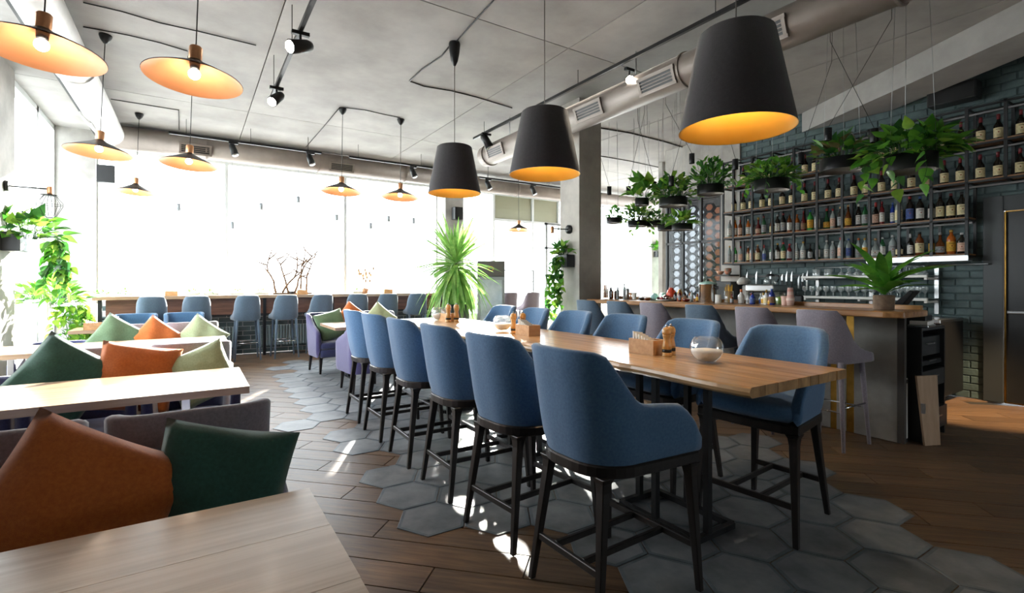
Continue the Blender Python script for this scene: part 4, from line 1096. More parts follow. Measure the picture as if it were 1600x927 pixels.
def bottle(x, y, z, spec, label, grp, ink=True):
    body, lab, cap, im = bottle_meshes(*spec)
    o = inst('bottle', body, None, (x, y, z), (0, 0, random.uniform(-0.25, 0.25))); tag(o, label, 'bottle', grp)
    l_ = inst('label', lab, o); inst('cap', cap, o)
    if ink: inst('print', im, l_)['kind'] = 'stuff'
    return o
WH = (0, 0.285, 0.039, 'dark', 'cream', 'wine')
def row(z, slots, words, nm):
    for k, y in enumerate(slots):
        bottle(7.31+random.uniform(-0.01,0.01), y, z+0.0085, WH, 'dark whiskey bottle with cream label on the %s shelf, %s from the door end' % (nm, orde(k)), 'cream-label bottles on the upper shelves')
slots = []
y = 0.73
bays = sorted(posts)
for a, b_ in zip(bays, bays[1:]): slots += [a+0.085, a+0.225]
row(ZL[3], [s for s in slots if s > 0.95], '', 'topmost')
row(ZL[2], [s+0.004 for s in slots if s > 0.95]+[4.78], '', 'second highest')
R3 = [(1,.29,.040,'dark','cream','black'),(1,.29,.040,'dark','cream','wine'),(1,.29,.040,'dark','cream','black'),(1,.28,.033,'dark','white','gold'),(1,.30,.038,'dark','white','blue'),(1,.31,.039,'dark','blue','red'),(1,.31,.040,'clear','cream','wood'),
      (1,.27,.028,'blue','white','blue'),(1,.29,.026,'red','white','wine'),(0,.29,.036,'dark','peach','red'),(1,.28,.036,'green','grey','black'),(1,.30,.032,'dark','white','white'),(3,.30,.038,'amber','yellow','wood'),(1,.29,.036,'dark','grey','wood'),
      (1,.27,.030,'clear','peach','red'),(2,.29,.038,'green','yellow','red'),(1,.28,.034,'clear','white','silver'),(1,.29,.038,'lime','yellow','blue'),(3,.29,.034,'red','brown','wine'),(1,.26,.032,'orange','white','orange'),(1,.27,.032,'amber','white','black'),
      (1,.29,.038,'dark','grey','wine'),(1,.28,.034,'dark','white','silver'),(3,.30,.036,'amber','cream','gold'),(1,.28,.032,'green','grey','wine'),(2,.27,.036,'red','peach','gold'),(1,.25,.030,'amber','grey','black'),(1,.27,.034,'orange','white','silver'),(1,.26,.030,'amber','peach','red'),(1,.27,.032,'orange','white','gold'),(1,.28,.034,'clear','white','silver')]
R4 = [(1,.24,.038,'dark','peach','silver'),(1,.28,.042,'orange','yellow','gold'),(2,.26,.040,'amber','grey','silver'),(1,.27,.028,'dark','yellow','wine'),(1,.28,.042,'amber','cream','black'),(0,.27,.032,'dark','white','silver'),(2,.24,.034,'dark','cream','black'),(1,.27,.042,'clear','grey','silver'),
      (1,.25,.028,'green','white','silver'),(2,.24,.040,'clear','white','wood'),(1,.25,.030,'clear','yellow','gold'),(1,.26,.036,'clear','grey','orange'),(1,.26,.030,'clear','blue','blue'),(1,.28,.036,'clear','peach','red'),(1,.24,.034,'clear','grey','silver'),(1,.26,.034,'clear','white','white'),(1,.26,.030,'green','white','white'),(0,.22,.030,'dark','grey','black'),
      (1,.26,.034,'clear','white','gold'),(1,.25,.034,'clear','white','silver'),(1,.24,.034,'red','grey','red'),(1,.27,.034,'green','cream','red'),(1,.26,.032,'dark','white','gold'),(1,.26,.034,'green','white','white'),(0,.25,.026,'clear','blue','peach' if False else 'red'),(1,.26,.034,'amber','cream','wood'),(1,.26,.036,'clear','peach','wine'),
      (1,.25,.030,'amber','cream','silver'),(1,.25,.030,'clear','peach','red'),(1,.26,.030,'lime','white','silver'),(1,.27,.030,'clear','grey','gold')]
CN = {'dark':'dark','green':'green','amber':'amber','red':'red','clear':'clear','blue':'blue','orange':'orange','lime':'bright green','white':'white'}
for specs, z, nm in ((R3, ZL[1], 'third shelf down'), (R4, ZL[0], 'lowest bottle shelf')):
    n = len(specs); y0, y1 = 1.965, 4.84
    for k, s in enumerate(specs):
        y = y0+(y1-y0)*k/(n-1)
        for p_ in posts:
            if abs(y-p_) < 0.03: y = p_+(0.032 if y > p_ else -0.032)
        xo = 7.28+(0.05 if k % 4 == 3 else 0.0)+random.uniform(-0.01,0.01)
        bottle(xo, y, z+0.0085, s, '%s bottle with %s label on the %s, %s from the door end' % (CN[s[3]], s[4], nm, orde(k)), 'assorted bottles on the lower shelves')

# ---- steel glass rack with glasses
rk = thing('glass_rack', 'white steel wall rack of two glass shelves behind the palm', 'rack', (0,0,0))
for z in (1.41, 1.14):
    MB().box(7.08,7.12,2.22,3.62,z-0.03,z).build('shelf_edge', M['white'], rk, bevel=0.003)
    MB().box(7.12,7.45,2.22,3.62,z-0.012,z-0.004).build('shelf_plate', M['steel'], rk)
for y in (2.24, 2.92, 3.58):
    MB().box(7.44,7.47,y-0.02,y+0.02,0.95,1.50).build('upright', M['steel'], rk)
    for z in (1.41,1.14): MB().box(7.10,7.47,y-0.012,y+0.012,z-0.055,z-0.03).build('bracket', M['white'], rk)
MB().tube([(7.42,1.78,1.53),(7.42,3.6,1.53)],0.008,8).build('hanging_rod', M['steel'], rk)
gm1 = MB().lathe([(0.030,0.0),(0.031,0.003),(0.034,0.10),(0.032,0.10),(0.029,0.006)], 12, cap1=False).mesh('tumbler', M['rackglass'])
gm2 = MB().lathe([(0.030,0.0),(0.028,0.004),(0.004,0.01),(0.004,0.055),(0.02,0.068),(0.035,0.095),(0.032,0.135)], 12, cap1=False).mesh('wine_glass', M['rackglass'])
gm3 = MB().lathe([(0.036,0.0),(0.035,0.03),(0.02,0.045),(0.004,0.06),(0.004,0.10),(0.03,0.105)], 12).mesh('upturned_glass', M['rackglass'])
k1 = k2 = 0
for i in range(15):
    y = 2.32+i*0.092
    for jx, x in enumerate((7.16, 7.34)):
        o = inst('wine_glass', gm2, None, (x, y, 1.1365)); tag(o, 'wine glass in the %s row of the lower rack shelf, %s from the door end' % (('front','back')[jx], orde(i)), 'glass', 'glasses on the lower rack shelf')
        if i < 10:
            o = inst('upturned_glass', gm3, None, (x, y, 1.4065)); tag(o, 'upturned glass in the %s row of the upper rack shelf, %s from the door end' % (('front','back')[jx], orde(i)), 'glass', 'glasses on the upper rack shelf')
for i in range(4):
    o = inst('tumbler', gm1, None, (7.18+0.09*(i % 2), 3.30+0.075*i, 1.4065)); tag(o, 'short tumbler at the far end of the upper rack shelf, %s from the palm' % orde(i), 'glass', 'tumblers on the upper rack shelf')
for i in range(9):
    o = inst('hanging_glass', gm2, None, (7.42, 2.35+0.1*i, 1.665 if False else 1.528), (PI,0,0)); tag(o, 'stemmed glass hanging from the steel rod, %s from the door end' % orde(i), 'glass', 'glasses hanging from the rod')

# ---- knives on the magnetic strip
o = MB().box(7.475,7.484,3.72,4.74,1.405,1.435).build('knife_strip', M['black']); tag(o, 'black magnetic knife strip on the teal bricks', 'strip')
kn = [(1167,425,452,'k_g'),(1182,424,444,'k_s'),(1204,424,446,'k_k'),(1222,428,447,'k_k'),(1229,424,453,'k_k'),(1237,424,453,'k_k'),(1248,431,451,'k_s'),(1254,427,451,'k_k'),(1261,423,453,'k_w')]
cg = mat('green_handle','#5f7a3a',0.5)
for k, (px, y0, y1, kd) in enumerate(kn):
    X = 7.468; p0 = on_x(px, y0, X); p1 = on_x(px, y1, X)
    t = thing('kitchen_knife', 'knife on the magnetic strip, %s from the coffee machine side' % orde(k), 'knife', (X, p0[1], p1[2]), 0, 'knives on the magnetic strip')
    H = p0[2]-p1[2]; b = MB()
    b.loft([[(-0.004,-0.010,H*0.45),(0.004,-0.010,H*0.45),(0.004,0.016,H*0.45),(-0.004,0.016,H*0.45)],[(-0.003,-0.010,H*0.75),(0.003,-0.010,H*0.75),(0.003,0.014,H*0.75),(-0.003,0.014,H*0.75)],[(-0.001,-0.010,H),(0.001,-0.010,H),(0.001,-0.008,H),(-0.001,-0.008,H)]], 0, False)
    b.build('blade', M['steel'], t)
    MB().box(-0.008,0.006,-0.011,0.013,0,H*0.45).build('handle', {'k_g':cg,'k_s':M['steel'],'k_k':M['black'],'k_w':M['white']}[kd], t, bevel=0.003)

# ---- coffee machine, carafe and other bar-back gear
t = thing('coffee_machine', 'steel coffee machine on the back counter below the knives', 'coffee machine', (7.02,4.08,0.92))
MB().box(-0.17,0.20,-0.20,0.20,0.0,0.03).build('base', M['black'], t, bevel=0.01); MB().box(0.02,0.20,-0.18,0.18,0.03,0.27).build('body', M['black'], t, bevel=0.01)
MB().box(-0.19,0.20,-0.21,0.21,0.27,0.375).build('head', M['steel'], t, bevel=0.02, seg=3); MB().box(-0.15,0.0,-0.18,0.18,0.22,0.27).build('group_head', M['black'], t, bevel=0.01)
t = thing('glass_carafe', 'glass coffee carafe with a black lid on the coffee machine', 'carafe', (7.02,4.02,1.295))
MB().lathe([(0.075,0.0),(0.085,0.01),(0.088,0.05),(0.06,0.105),(0.052,0.12)], 20, cap1=False).build('jug', M['cglass'], t); MB().lathe([(0.055,0.12),(0.058,0.135),(0.04,0.15),(0.01,0.155)], 18).build('lid', M['black'], t)
MB().tube([(0,-0.055,0.135),(0,-0.115,0.13),(0,-0.13,0.09),(0,-0.095,0.03)],0.009,8).build('handle', M['black'], t)
t = thing('kitchen_mixer', 'white stand mixer left of the coffee machine', 'mixer', (7.0,4.42,0.92))
MB().box(-0.12,0.08,-0.06,0.06,0,0.03).build('base', M['white'], t, bevel=0.01); MB().box(0.02,0.08,-0.045,0.045,0.03,0.36).build('pillar', M['white'], t, bevel=0.015)
MB().tube([(0.10,0,0.42),(-0.04,0,0.43),(-0.13,0,0.40)],[0.05,0.055,0.03],14).build('head', M['white'], t)
t = thing('black_oven', 'dark counter oven behind the straws', 'oven', (7.05,4.66,0.92)); MB().box(-0.24,0.2,-0.16,0.10,0,0.42).build('casing', M['frame_dark'], t, bevel=0.01)
MB().box(-0.245,-0.24,-0.13,0.07,0.08,0.34).build('oven_door', M['black'], t)
def pot_of(name, label, cat, x, y, z, prof, m, extra=(), n=18, grp=None):
    t = thing(name, label, cat, (x,y,z), 0, grp); MB().lathe(prof, n).build('body', m, t)
    for nm, pr, mm in extra: MB().lathe(pr, n).build(nm, mm, t)
    return t
XB = 4.87
def yb(px, X=XB): return on_x(px, 470, X)[1]
t = pot_of('steel_pot','steel pot with a glass lid on the bar','pot',XB,yb(1106),BZ,[(0.092,0),(0.095,0.005),(0.095,0.20),(0.098,0.203)],M['chrome'],[('lid',[(0.10,0.204),(0.085,0.222),(0.03,0.236),(0.012,0.238)],mat('mint_lid','#9fc4b8',0.2)),('knob',[(0.012,0.238),(0.02,0.25),(0.012,0.26)],M['black'])],26)
for s in (-1,1): MB().tube([(0,s*0.094,0.15),(0,s*0.13,0.155),(0,s*0.13,0.175),(0,s*0.094,0.18)],0.006,6).build('handle', M['black'], t)
def straws(px, label, col, h=0.2):
    t = thing('straw_jar', label, 'straw jar', (XB,yb(px),BZ)); MB().lathe([(0.04,0),(0.045,0.004),(0.045,0.13),(0.042,0.13),(0.041,0.006)],16,cap1=False).build('jar', M['cglass'], t)
    for k in range(16):
        a = k*2.4; r0 = 0.018*math.sqrt(k/5); b = MB(); b.tube([(r0*math.cos(a),r0*math.sin(a),0.008),(1.25*r0*math.cos(a),1.25*r0*math.sin(a),h-0.012*(k%3))],0.0035,5); b.build('straw', col, t)
straws(1139,'jar of yellow straws on the bar beside the steel pot', mat('yellow_straw','#d9a93a',0.5))
straws(947,'jar of orange straws at the far end of the bar', mat('orange_straw','#c98a45',0.5), 0.21)
SMALL = [(1154,(0,.15,.032,'white','white','orange')),(1165,(0,.09,.020,'white','grey','white')),(1171,(0,.11,.020,'blue','white','red')),(1178,(0,.13,.026,'blue','blue','black')),(1185,(0,.11,.020,'clear','blue','white')),(1192,(0,.12,.024,'white','yellow','gold')),
         (1200,(0,.15,.028,'white','cream','gold')),(1208,(1,.16,.030,'blue','brown','blue')),(1206,(0,.08,.020,'orange','yellow','gold')),(1147,(0,.10,.018,'amber','grey','wine')),(952,(1,.15,.020,'dark','grey','black')),(957,(1,.17,.022,'dark','grey','silver')),(968,(1,.17,.022,'clear','grey','black')),(975,(1,.21,.020,'clear','grey','black')),
         (1056,(1,.12,.020,'dark','grey','red')),(1062,(1,.13,.020,'red','grey','black')),(1067,(1,.13,.020,'dark','brown','black')),(1074,(1,.12,.020,'amber','grey','black')),(1081,(1,.13,.020,'clear','grey','black')),(1087,(1,.11,.020,'amber','yellow','silver')),(1099,(0,.16,.024,'dark','grey','black'))]
SMALL.sort()
for k, (px, s) in enumerate(SMALL):
    bottle(XB+random.uniform(-0.05,0.05), yb(px), BZ, s, 'small %s bottle standing on the bar top, %s from the far end' % (CN[s[3]], orde(k)), 'small bottles on the bar top', False)
cup = [(0.026,0),(0.027,0.003),(0.036,0.09),(0.034,0.09)]
pot_of('paper_cup','pink paper cup on the bar','cup',XB,yb(1226),BZ,cup,mat('pink_paper','#d9b3a4',0.7)); pot_of('paper_cup_stack','tall stack of white and red cups on the bar','cup',XB,yb(1235),BZ,[(0.03,0),(0.037,0.06),(0.036,0.08),(0.03,0.085),(0.024,0.17),(0.02,0.172)],mat('white_red_cup','#dcd2c8',0.6,col2='#b86a58',ns=4,stretch=(0.1,0.1,6)))
pot_of('glass_jar','open glass jar with greens on the bar','jar',XB,yb(1218),BZ,[(0.034,0),(0.036,0.004),(0.05,0.13)],M['cglass'],[('greens',[(0.03,0.01),(0.04,0.07),(0.01,0.085)],M['leaf2'])])
pot_of('white_mug','white mug beside the steel pot','mug',XB-0.02,yb(1124),BZ,[(0.032,0),(0.034,0.004),(0.034,0.09),(0.031,0.09)],M['white'])
pot_of('steel_shaker','tall steel shaker at the far end of the bar','shaker',XB,yb(980),BZ,[(0.03,0),(0.033,0.004),(0.027,0.14),(0.024,0.145)],M['steel'])
pot_of('copper_jigger','small copper jigger on the far part of the bar','jigger',XB,yb(985.5),BZ,[(0.022,0),(0.01,0.05),(0.024,0.09)],M['copper'])
pot_of('white_cup','white cup on the far part of the bar','cup',XB,yb(991),BZ,cup,M['white'])
pot_of('teal_bowl','pale teal bowl upturned on the bar','bowl',XB+0.02,yb(1021),BZ,[(0.055,0),(0.056,0.01),(0.045,0.06),(0.02,0.085),(0.004,0.09)],mat('pale_teal','#9cc0bd',0.35))
t = pot_of('bowl_stack','stack of teal bowls on the bar','bowl',XB+0.02,yb(1037),BZ,[(0.04,0.0),(0.062,0.03),(0.055,0.032),(0.064,0.062),(0.055,0.064),(0.05,0.09),(0.012,0.10)],mat('teal_glaze','#7fae9f',0.3))
pot_of('red_vase','round coral red vase on the bar','vase',XB+0.02,yb(1047),BZ,[(0.03,0),(0.05,0.03),(0.056,0.08),(0.045,0.125),(0.025,0.15),(0.03,0.16)],mat('coral_glaze','#c9472c',0.35))
pot_of('star_jar','small yellow jar behind the coral vase','jar',XB+0.06,yb(1057),BZ,[(0.02,0),(0.03,0.1),(0.012,0.14)],mat('amber_jar','#d9a23a',0.3))
# dish of fruit in front
t = thing('fruit_dish','dish heaped with dark berries and fruit on the bar','dish',(XB-0.06,yb(1045),BZ)); MB().lathe([(0.05,0),(0.11,0.012),(0.115,0.018)],24).build('plate', M['white'], t)
fm = {k: MB().sphere((0,0,0), 0.017, 8, 6).mesh('fruit', mat('fruit_'+k, c, 0.35)) for k, c in (('dark','#4a1a22'),('red','#8a2a2a'),('pale','#c9a58a'))}
for k in range(26):
    a = k*2.399; r0 = 0.019*math.sqrt(k); inst('fruit', fm[('dark','red','dark','pale')[k % 4]], t, (r0*math.cos(a), r0*math.sin(a), 0.032+0.03*max(0,1-r0/0.06)))
t = thing('napkin_caddy','wire caddy with bar tools at the far end of the bar','caddy',(XB-0.02,yb(963),BZ)); b = MB()
for x0 in (-0.05,0.05):
    for y0 in (-0.05,0.05): b.tube([(x0,y0,0),(x0,y0,0.14)],0.004,5)
b.build('posts', M['black'], t); MB().box(-0.06,0.06,-0.06,0.06,0.14,0.15).build('lid', M['black'], t)
for k in range(4): MB().lathe([(0.015,0.002),(0.016,0.09),(0.008,0.11)],8,(-0.025+0.05*(k%2),-0.025+0.05*(k//2),0)).build('cruet', GL['amber'], t)
for k, (px, cc) in enumerate(((1003,'dark'),(1012,'amber'),(1072,'red'))):
    pot_of('small_dish','little %s bowl on the far half of the bar, %s from the far end' % (('black','brown','red')[k], orde(k)),'dish',XB-0.1,yb(px,XB-0.1),BZ,[(0.02,0),(0.045,0.02),(0.047,0.03),(0.03,0.035)],GL[cc])
# wall shelf with bowls left of the bricks
o = MB().box(7.2,7.48,4.80,5.10,1.43,1.45).build('small_shelf', M['black']); tag(o,'small black shelf with orange bowls on the plaster pier','shelf')
pot_of('orange_bowl','peach bowl on the small black shelf','bowl',7.3,5.02,1.45,[(0.02,0),(0.05,0.03),(0.06,0.06),(0.05,0.06)],mat('peach_glaze','#d09a78',0.4))
pot_of('bowl_pile','teal and orange bowl pile on the small black shelf','bowl',7.3,4.88,1.45,[(0.03,0),(0.06,0.05),(0.05,0.055),(0.055,0.10),(0.02,0.11)],mat('mixed_glaze','#c0623a',0.4,col2='#4f8f88',ns=9))
# loudspeakers
def speaker(name, label, loc, sz, rz, rx=0.0):
    t = thing('loudspeaker', label, 'loudspeaker', loc, rz); t.rotation_euler = (rx, 0, rz); a, b_, c_ = sz
    MB().box(-a,a,-b_,b_,-c_,c_).build('cabinet', M['frame_dark'], t, bevel=0.012, seg=2); MB().box(-a*0.9,a*0.9,-b_-0.006,-b_,-c_*0.9,c_*0.9).build('grille', M['black'], t)
    return t
t = speaker('','black loudspeaker high on the brick wall above the bottle shelves',(7.33,2.05,3.47),(0.22,0.10,0.10),-PI/2,0.0); MB().box(-0.03,0.03,0.10,0.175,-0.02,0.02).build('bracket', M['black'], t)
t = speaker('','grey loudspeaker on the window pillar behind the yucca',(4.97,9.98,2.86),(0.10,0.09,0.14),0.0); MB().box(-0.03,0.03,0.09,0.14,-0.02,0.02).build('bracket', M['black'], t)
t = speaker('','dark loudspeaker on the left corner wall beside the duct',(-1.15,10.26,3.06),(0.12,0.10,0.14),-0.1); MB().box(-0.03,0.03,0.10,0.24,-0.02,0.02).build('bracket', M['black'], t)
# ================================================================== PLANTS
def leaf_mesh(name, L, W, prof, m, droop=0.25, fold=0.18, k=5):
    mb = MB(); vs = []
    for i, (u, w_) in enumerate(prof):
        x = L*u; z = -droop*L*u*u; hw = W/2*w_
        vs += [(x, -hw, z+fold*hw), (x, 0, z), (x, hw, z+fold*hw)]
    fs = []
    for i in range(len(prof)-1):
        a = i*3; fs += [(a, a+3, a+4, a+1), (a+1, a+4, a+5, a+2)]
    mb.v = vs; mb.f = [list(f) for f in fs]; mb.m = [0]*len(fs); mb.s = [True]*len(fs)
    return mb.mesh(name, m)
HEART = [(0,0.05),(0.06,0.62),(0.2,1.0),(0.42,0.92),(0.7,0.5),(1,0.02)]
OVAL = [(0,0.05),(0.15,0.55),(0.4,1.0),(0.65,0.85),(0.85,0.45),(1,0.02)]
BLADE = [(0,0.5),(0.2,0.9),(0.45,1.0),(0.7,0.75),(0.9,0.3),(1,0.02)]
LM = {}
for nm, mm in (('leaf',M['leaf']),('leaf2',M['leaf2']),('leafd',M['leafd']),('leafp',M['leafp'])):
    LM[nm] = [leaf_mesh('leaf', 0.085, 0.062, HEART, mm, 0.3), leaf_mesh('leaf', 0.06, 0.04, OVAL, mm, 0.25)]
def put_leaf(parent, me, pos, dirv, s, roll=0.0, name='leaf'):
    x = Vector(dirv).normalized(); up = Vector((0,0,1))
    y = up.cross(x)
    y = Vector((0,1,0)) if y.length < 1e-3 else y.normalized()
    z = x.cross(y)
    mt = Matrix((( x.x, y.x, z.x, pos[0]),(x.y, y.y, z.y, pos[1]),(x.z, y.z, z.z, pos[2]),(0,0,0,1)))
    return inst(name, me, parent, mtx=mt @ Matrix.Rotation(roll, 4, 'X') @ Matrix.Scale(s, 4))
def bush(t, c, R, H, n, kinds, s0, s1, seed, mesh=0, single=True, trail=0, tl=0.3, tdir=None, stemm=None):
    rg_ = random.Random(seed); stems = MB(); stuff = MB()
    def add(me_key, pos, dv, s):
        if single: put_leaf(t, LM[me_key][mesh], pos, dv, s, rg_.uniform(-0.6,0.6))
        else:
            me = LM[me_key][mesh]
            x = Vector(dv).normalized(); y = Vector((0,0,1)).cross(x); y = Vector((0,1,0)) if y.length < 1e-3 else y.normalized(); z = x.cross(y)
            R3 = Matrix((x, y, z)).transposed() @ Matrix.Rotation(rg_.uniform(-0.6,0.6), 3, 'X')
            mi = {'leaf':0,'leaf2':1,'leafd':2,'leafp':3}[me_key]
            stuff.add([tuple(Vector(pos)+R3 @ (v.co*s)) for v in me.vertices], [tuple(p.vertices) for p in me.polygons], mi, True)
    for k in range(n):
        a = rg_.uniform(0, 2*PI); el = math.asin(rg_.uniform(0.0, 1.0)); rr = rg_.uniform(0.55, 1.0)
        e = Vector((c[0]+R*rr*math.cos(el)*math.cos(a), c[1]+R*rr*math.cos(el)*math.sin(a), c[2]+H*rr*math.sin(el)))
        b0_ = Vector((c[0]+0.3*R*math.cos(a), c[1]+0.3*R*math.sin(a), c[2]-0.02))
        stems.tube([b0_, (b0_+e)/2+Vector((0,0,0.02)), e], 0.0022, 4, caps=False)
        dv = (e-b0_).normalized()+Vector((rg_.uniform(-.5,.5), rg_.uniform(-.5,.5), rg_.uniform(-.7,.25)))
        add(rg_.choice(kinds), e, dv, rg_.uniform(s0, s1))
    for k in range(trail):
        a = rg_.uniform(0, 2*PI) if tdir is None else tdir+rg_.uniform(-0.7, 0.7)
        ln = tl*rg_.uniform(0.5, 1.0); p = Vector((c[0]+R*0.8*math.cos(a), c[1]+R*0.8*math.sin(a), c[2]+0.02)); pts = [Vector((c[0]+0.3*R*math.cos(a), c[1]+0.3*R*math.sin(a), c[2])), p]
        m_ = max(3, int(ln/0.055))
        for i in range(m_):
            p = p+Vector((0.018*math.cos(a)*(1 if i < 3 else 0.1)+rg_.uniform(-.02,.02), 0.018*math.sin(a)*(1 if i < 3 else 0.1)+rg_.uniform(-.02,.02), -ln/m_)); pts.append(p)
            b_ = rg_.uniform(0, 2*PI); add(rg_.choice(kinds), p, (math.cos(b_), math.sin(b_), rg_.uniform(-1.2,-0.2)), rg_.uniform(s0, s1)*0.9)
        stems.tube(pts, 0.002, 4, caps=False)
    stems.build('stems', stemm or M['leafd'], t)
    if not single: stuff.build('foliage', [M['leaf'],M['leaf2'],M['leafd'],M['leafp']], t)['kind'] = 'stuff'
# ---- hanging planters over the bar
glowring = mat('planter_rim_glow', '#d8dcdc', 0.4)
def planter(px, py, X, dia, h, label, kinds, n, R, H, s0, s1, seed, mesh=0, single=True, trail=0, tl=0.3):
    X_, Y_, Z_ = on_x(px, py, X); r = dia/2
    t = thing('hanging_planter', label, 'planter', (X_, Y_, Z_-h/2), 0, 'hanging planters over the bar')
    MB().lathe([(r,0),(r,h),(r-0.006,h),(r-0.006,h-0.02)], 28, cap0=False, cap1=False).build('pot', M['black'], t)
    MB().lathe([(0.002,0.012),(r-0.004,0.012),(r-0.004,0.0),(r,0)], 28, cap0=False, cap1=False).build('pot_base', mat('planter_base_'+str(seed), '#55504b', 0.5), t)
    MB().lathe([(r-0.006,h-0.02),(0.002,h-0.014)], 20, cap0=False, cap1=False).build('soil', M['soil'], t)
    for k in range(3):
        a = 2*PI*k/3+seed; p = (r*0.96*math.cos(a), r*0.96*math.sin(a), h); MB().tube([p, (p[0]*0.7, p[1]*0.7, CZ-(Z_-h/2))], 0.0018, 4).build('wire', M['steel'], t)
    bush(t, (0,0,h-0.01), R, H, n, kinds, s0, s1, seed, mesh, single, trail, tl)
planter(1422,256,4.95,0.36,0.13,'largest hanging planter with trailing pothos, closest to the door',['leaf','leaf','leaf2','leafd'],190,0.36,0.25,1.1,1.7,11,0,True,5,0.30)
planter(1316,258,5.05,0.36,0.11,'hanging planter with bronze leaves, left of the large pothos',['leafp','leafp','leaf','leafd'],60,0.22,0.20,1.1,1.7,12)
planter(1205,290,4.98,0.33,0.11,'hanging planter with bright ivy before the bottle shelves',['leaf','leaf2','leaf'],210,0.28,0.22,0.95,1.5,13,1,True,3,0.22)
planter(1110,297,5.0,0.29,0.10,'hanging planter with upright feathery greens before the glass partition',['leaf','leafd','leaf'],190,0.24,0.31,0.95,1.5,14,1)
planter(1052,316,4.95,0.33,0.10,'wide hanging planter with mixed foliage in the middle of the group',['leaf','leaf2','leafd'],210,0.28,0.30,1.0,1.6,15,1)
planter(1003,316,4.75,0.17,0.09,'small hanging planter with large oval leaves',['leaf','leaf2','leaf'],40,0.18,0.26,1.4,2.2,16)
planter(960,345,5.5,0.24,0.08,'small far hanging planter with spiky leaves beside the column',['leafd','leaf'],40,0.12,0.18,0.9,1.4,17,1)
planter(996,350,5.7,0.29,0.08,'low hanging planter overflowing with small leaves',['leaf','leafd','leaf2'],180,0.26,0.28,0.9,1.4,18,1,True,4,0.2)
planter(1024,350,5.95,0.26,0.08,'low dark hanging planter right of the overflowing one',['leaf','leafd'],40,0.14,0.16,0.9,1.4,19,1)
planter(1041,356,5.75,0.24,0.08,'low hanging planter with a thin sprig',['leaf'],30,0.09,0.2,0.9,1.3,20,1)
planter(1066,355,5.55,0.27,0.085,'low hanging planter with broad bright leaves, nearest of the lower group',['leaf2','leaf'],40,0.15,0.16,1.2,1.8,21)
# ---- cylinder lamps between the planters
cyl = [(1294,210,4.8),(1366,212,4.7),(1252,247,5.2),(1149,257,4.9),(1081,248,4.7),(1049,283,4.7),(1022,291,4.9),(982,298,4.8),(952,298,4.8)]
for k, (px, py, X) in enumerate(cyl):
    x_, y_, z_ = on_x(px, py, X); t = thing('cylinder_lamp', 'black cylinder lamp hanging among the planters, %s from the right' % orde(k), 'pendant lamp', (x_, y_, z_), 0, 'cylinder lamps over the bar')
    MB().lathe([(0.029,-0.055),(0.03,-0.053),(0.03,0.055),(0.006,0.06)], 16, cap0=False).build('tube', M['black'], t); MB().lathe([(0.001,-0.045),(0.027,-0.045)], 16, cap0=False, cap1=False).build('lens', M['steel'], t)
    dx = (-0.5,0.35,-0.3,0.25,0.4,-0.35,0.3,-0.3,0.35)[k]; MB().tube([(0,0,0.06),(0.1*dx,dx,CZ-z_-0.35),(0.12*dx,dx*1.02,CZ-z_)], 0.0022, 5).build('cord', M['black'], t)
# ---- palm in a bark pot at the bar end
X_, Y_, Z_ = 4.72, on_x(1381,480,4.72)[1], BZ
t = thing('potted_palm','broad-leaved palm in a bark pot at the near end of the bar','plant',(X_,Y_,Z_))
MB().lathe([(0.068,0),(0.07,0.01),(0.074,0.115),(0.066,0.12)],20).build('pot', M['bark'], t); MB().lathe([(0.066,0.11),(0.001,0.115)],16,cap0=False,cap1=False).build('soil', M['soil'], t)
lmb = leaf_mesh('leaf', 0.40, 0.075, BLADE, M['leaf'], 0.55, 0.25); lmb2 = leaf_mesh('leaf', 0.36, 0.08, BLADE, M['leaf'], 0.7, 0.25)
rg2 = random.Random(5)
for k in range(26):
    a = k*2.399; el = 1.35-0.75*(k/26)**0.8; put_leaf(t, lmb if k % 2 else lmb2, (0.015*math.cos(a),0.015*math.sin(a),0.12+0.004*(26-k)), (math.cos(a)*math.cos(el), math.sin(a)*math.cos(el), math.sin(el)), rg2.uniform(0.7,1.05), rg2.uniform(-.6,.6))
# ---- yucca
YX, YY = 3.80, 7.68
t = thing('yucca','tall yucca with a dense crown of sword leaves in a black pot','plant',(YX,YY,0))
MB().prism([(-0.17,-0.17),(0.17,-0.17),(0.17,0.17),(-0.17,0.17)],0,0.95).build('pot', M['frame_dark'], t, bevel=0.01); MB().box(-0.15,0.15,-0.15,0.15,0.94,0.952).build('soil', M['soil'], t)
MB().tube([(0.04,0,0.9),(0.05,0.0,1.2),(0.02,0,1.5),(0,0,1.65)],[0.05,0.05,0.045,0.035],12).build('trunk', M['bark'], t)
yl = [leaf_mesh('leaf', 0.80, 0.062, BLADE, M['yucca'], dr, 0.3) for dr in (0.05, 0.35, 0.75)]
rg3 = random.Random(9)
for k in range(230):
    f = k/230; a = k*2.399+rg3.uniform(-.2,.2); el = 1.4-2.3*f**0.6+rg3.uniform(-.15,.15)
    put_leaf(t, yl[0] if f < 0.3 else (yl[1] if f < 0.55 else yl[2]), (0.03*math.cos(a),0.03*math.sin(a),1.78-0.42*f), (math.cos(a)*math.cos(el), math.sin(a)*math.cos(el), math.sin(el)), rg3.uniform(0.75,1.08)*(1.0 if f < 0.75 else 0.85), rg3.uniform(-.4,.4))
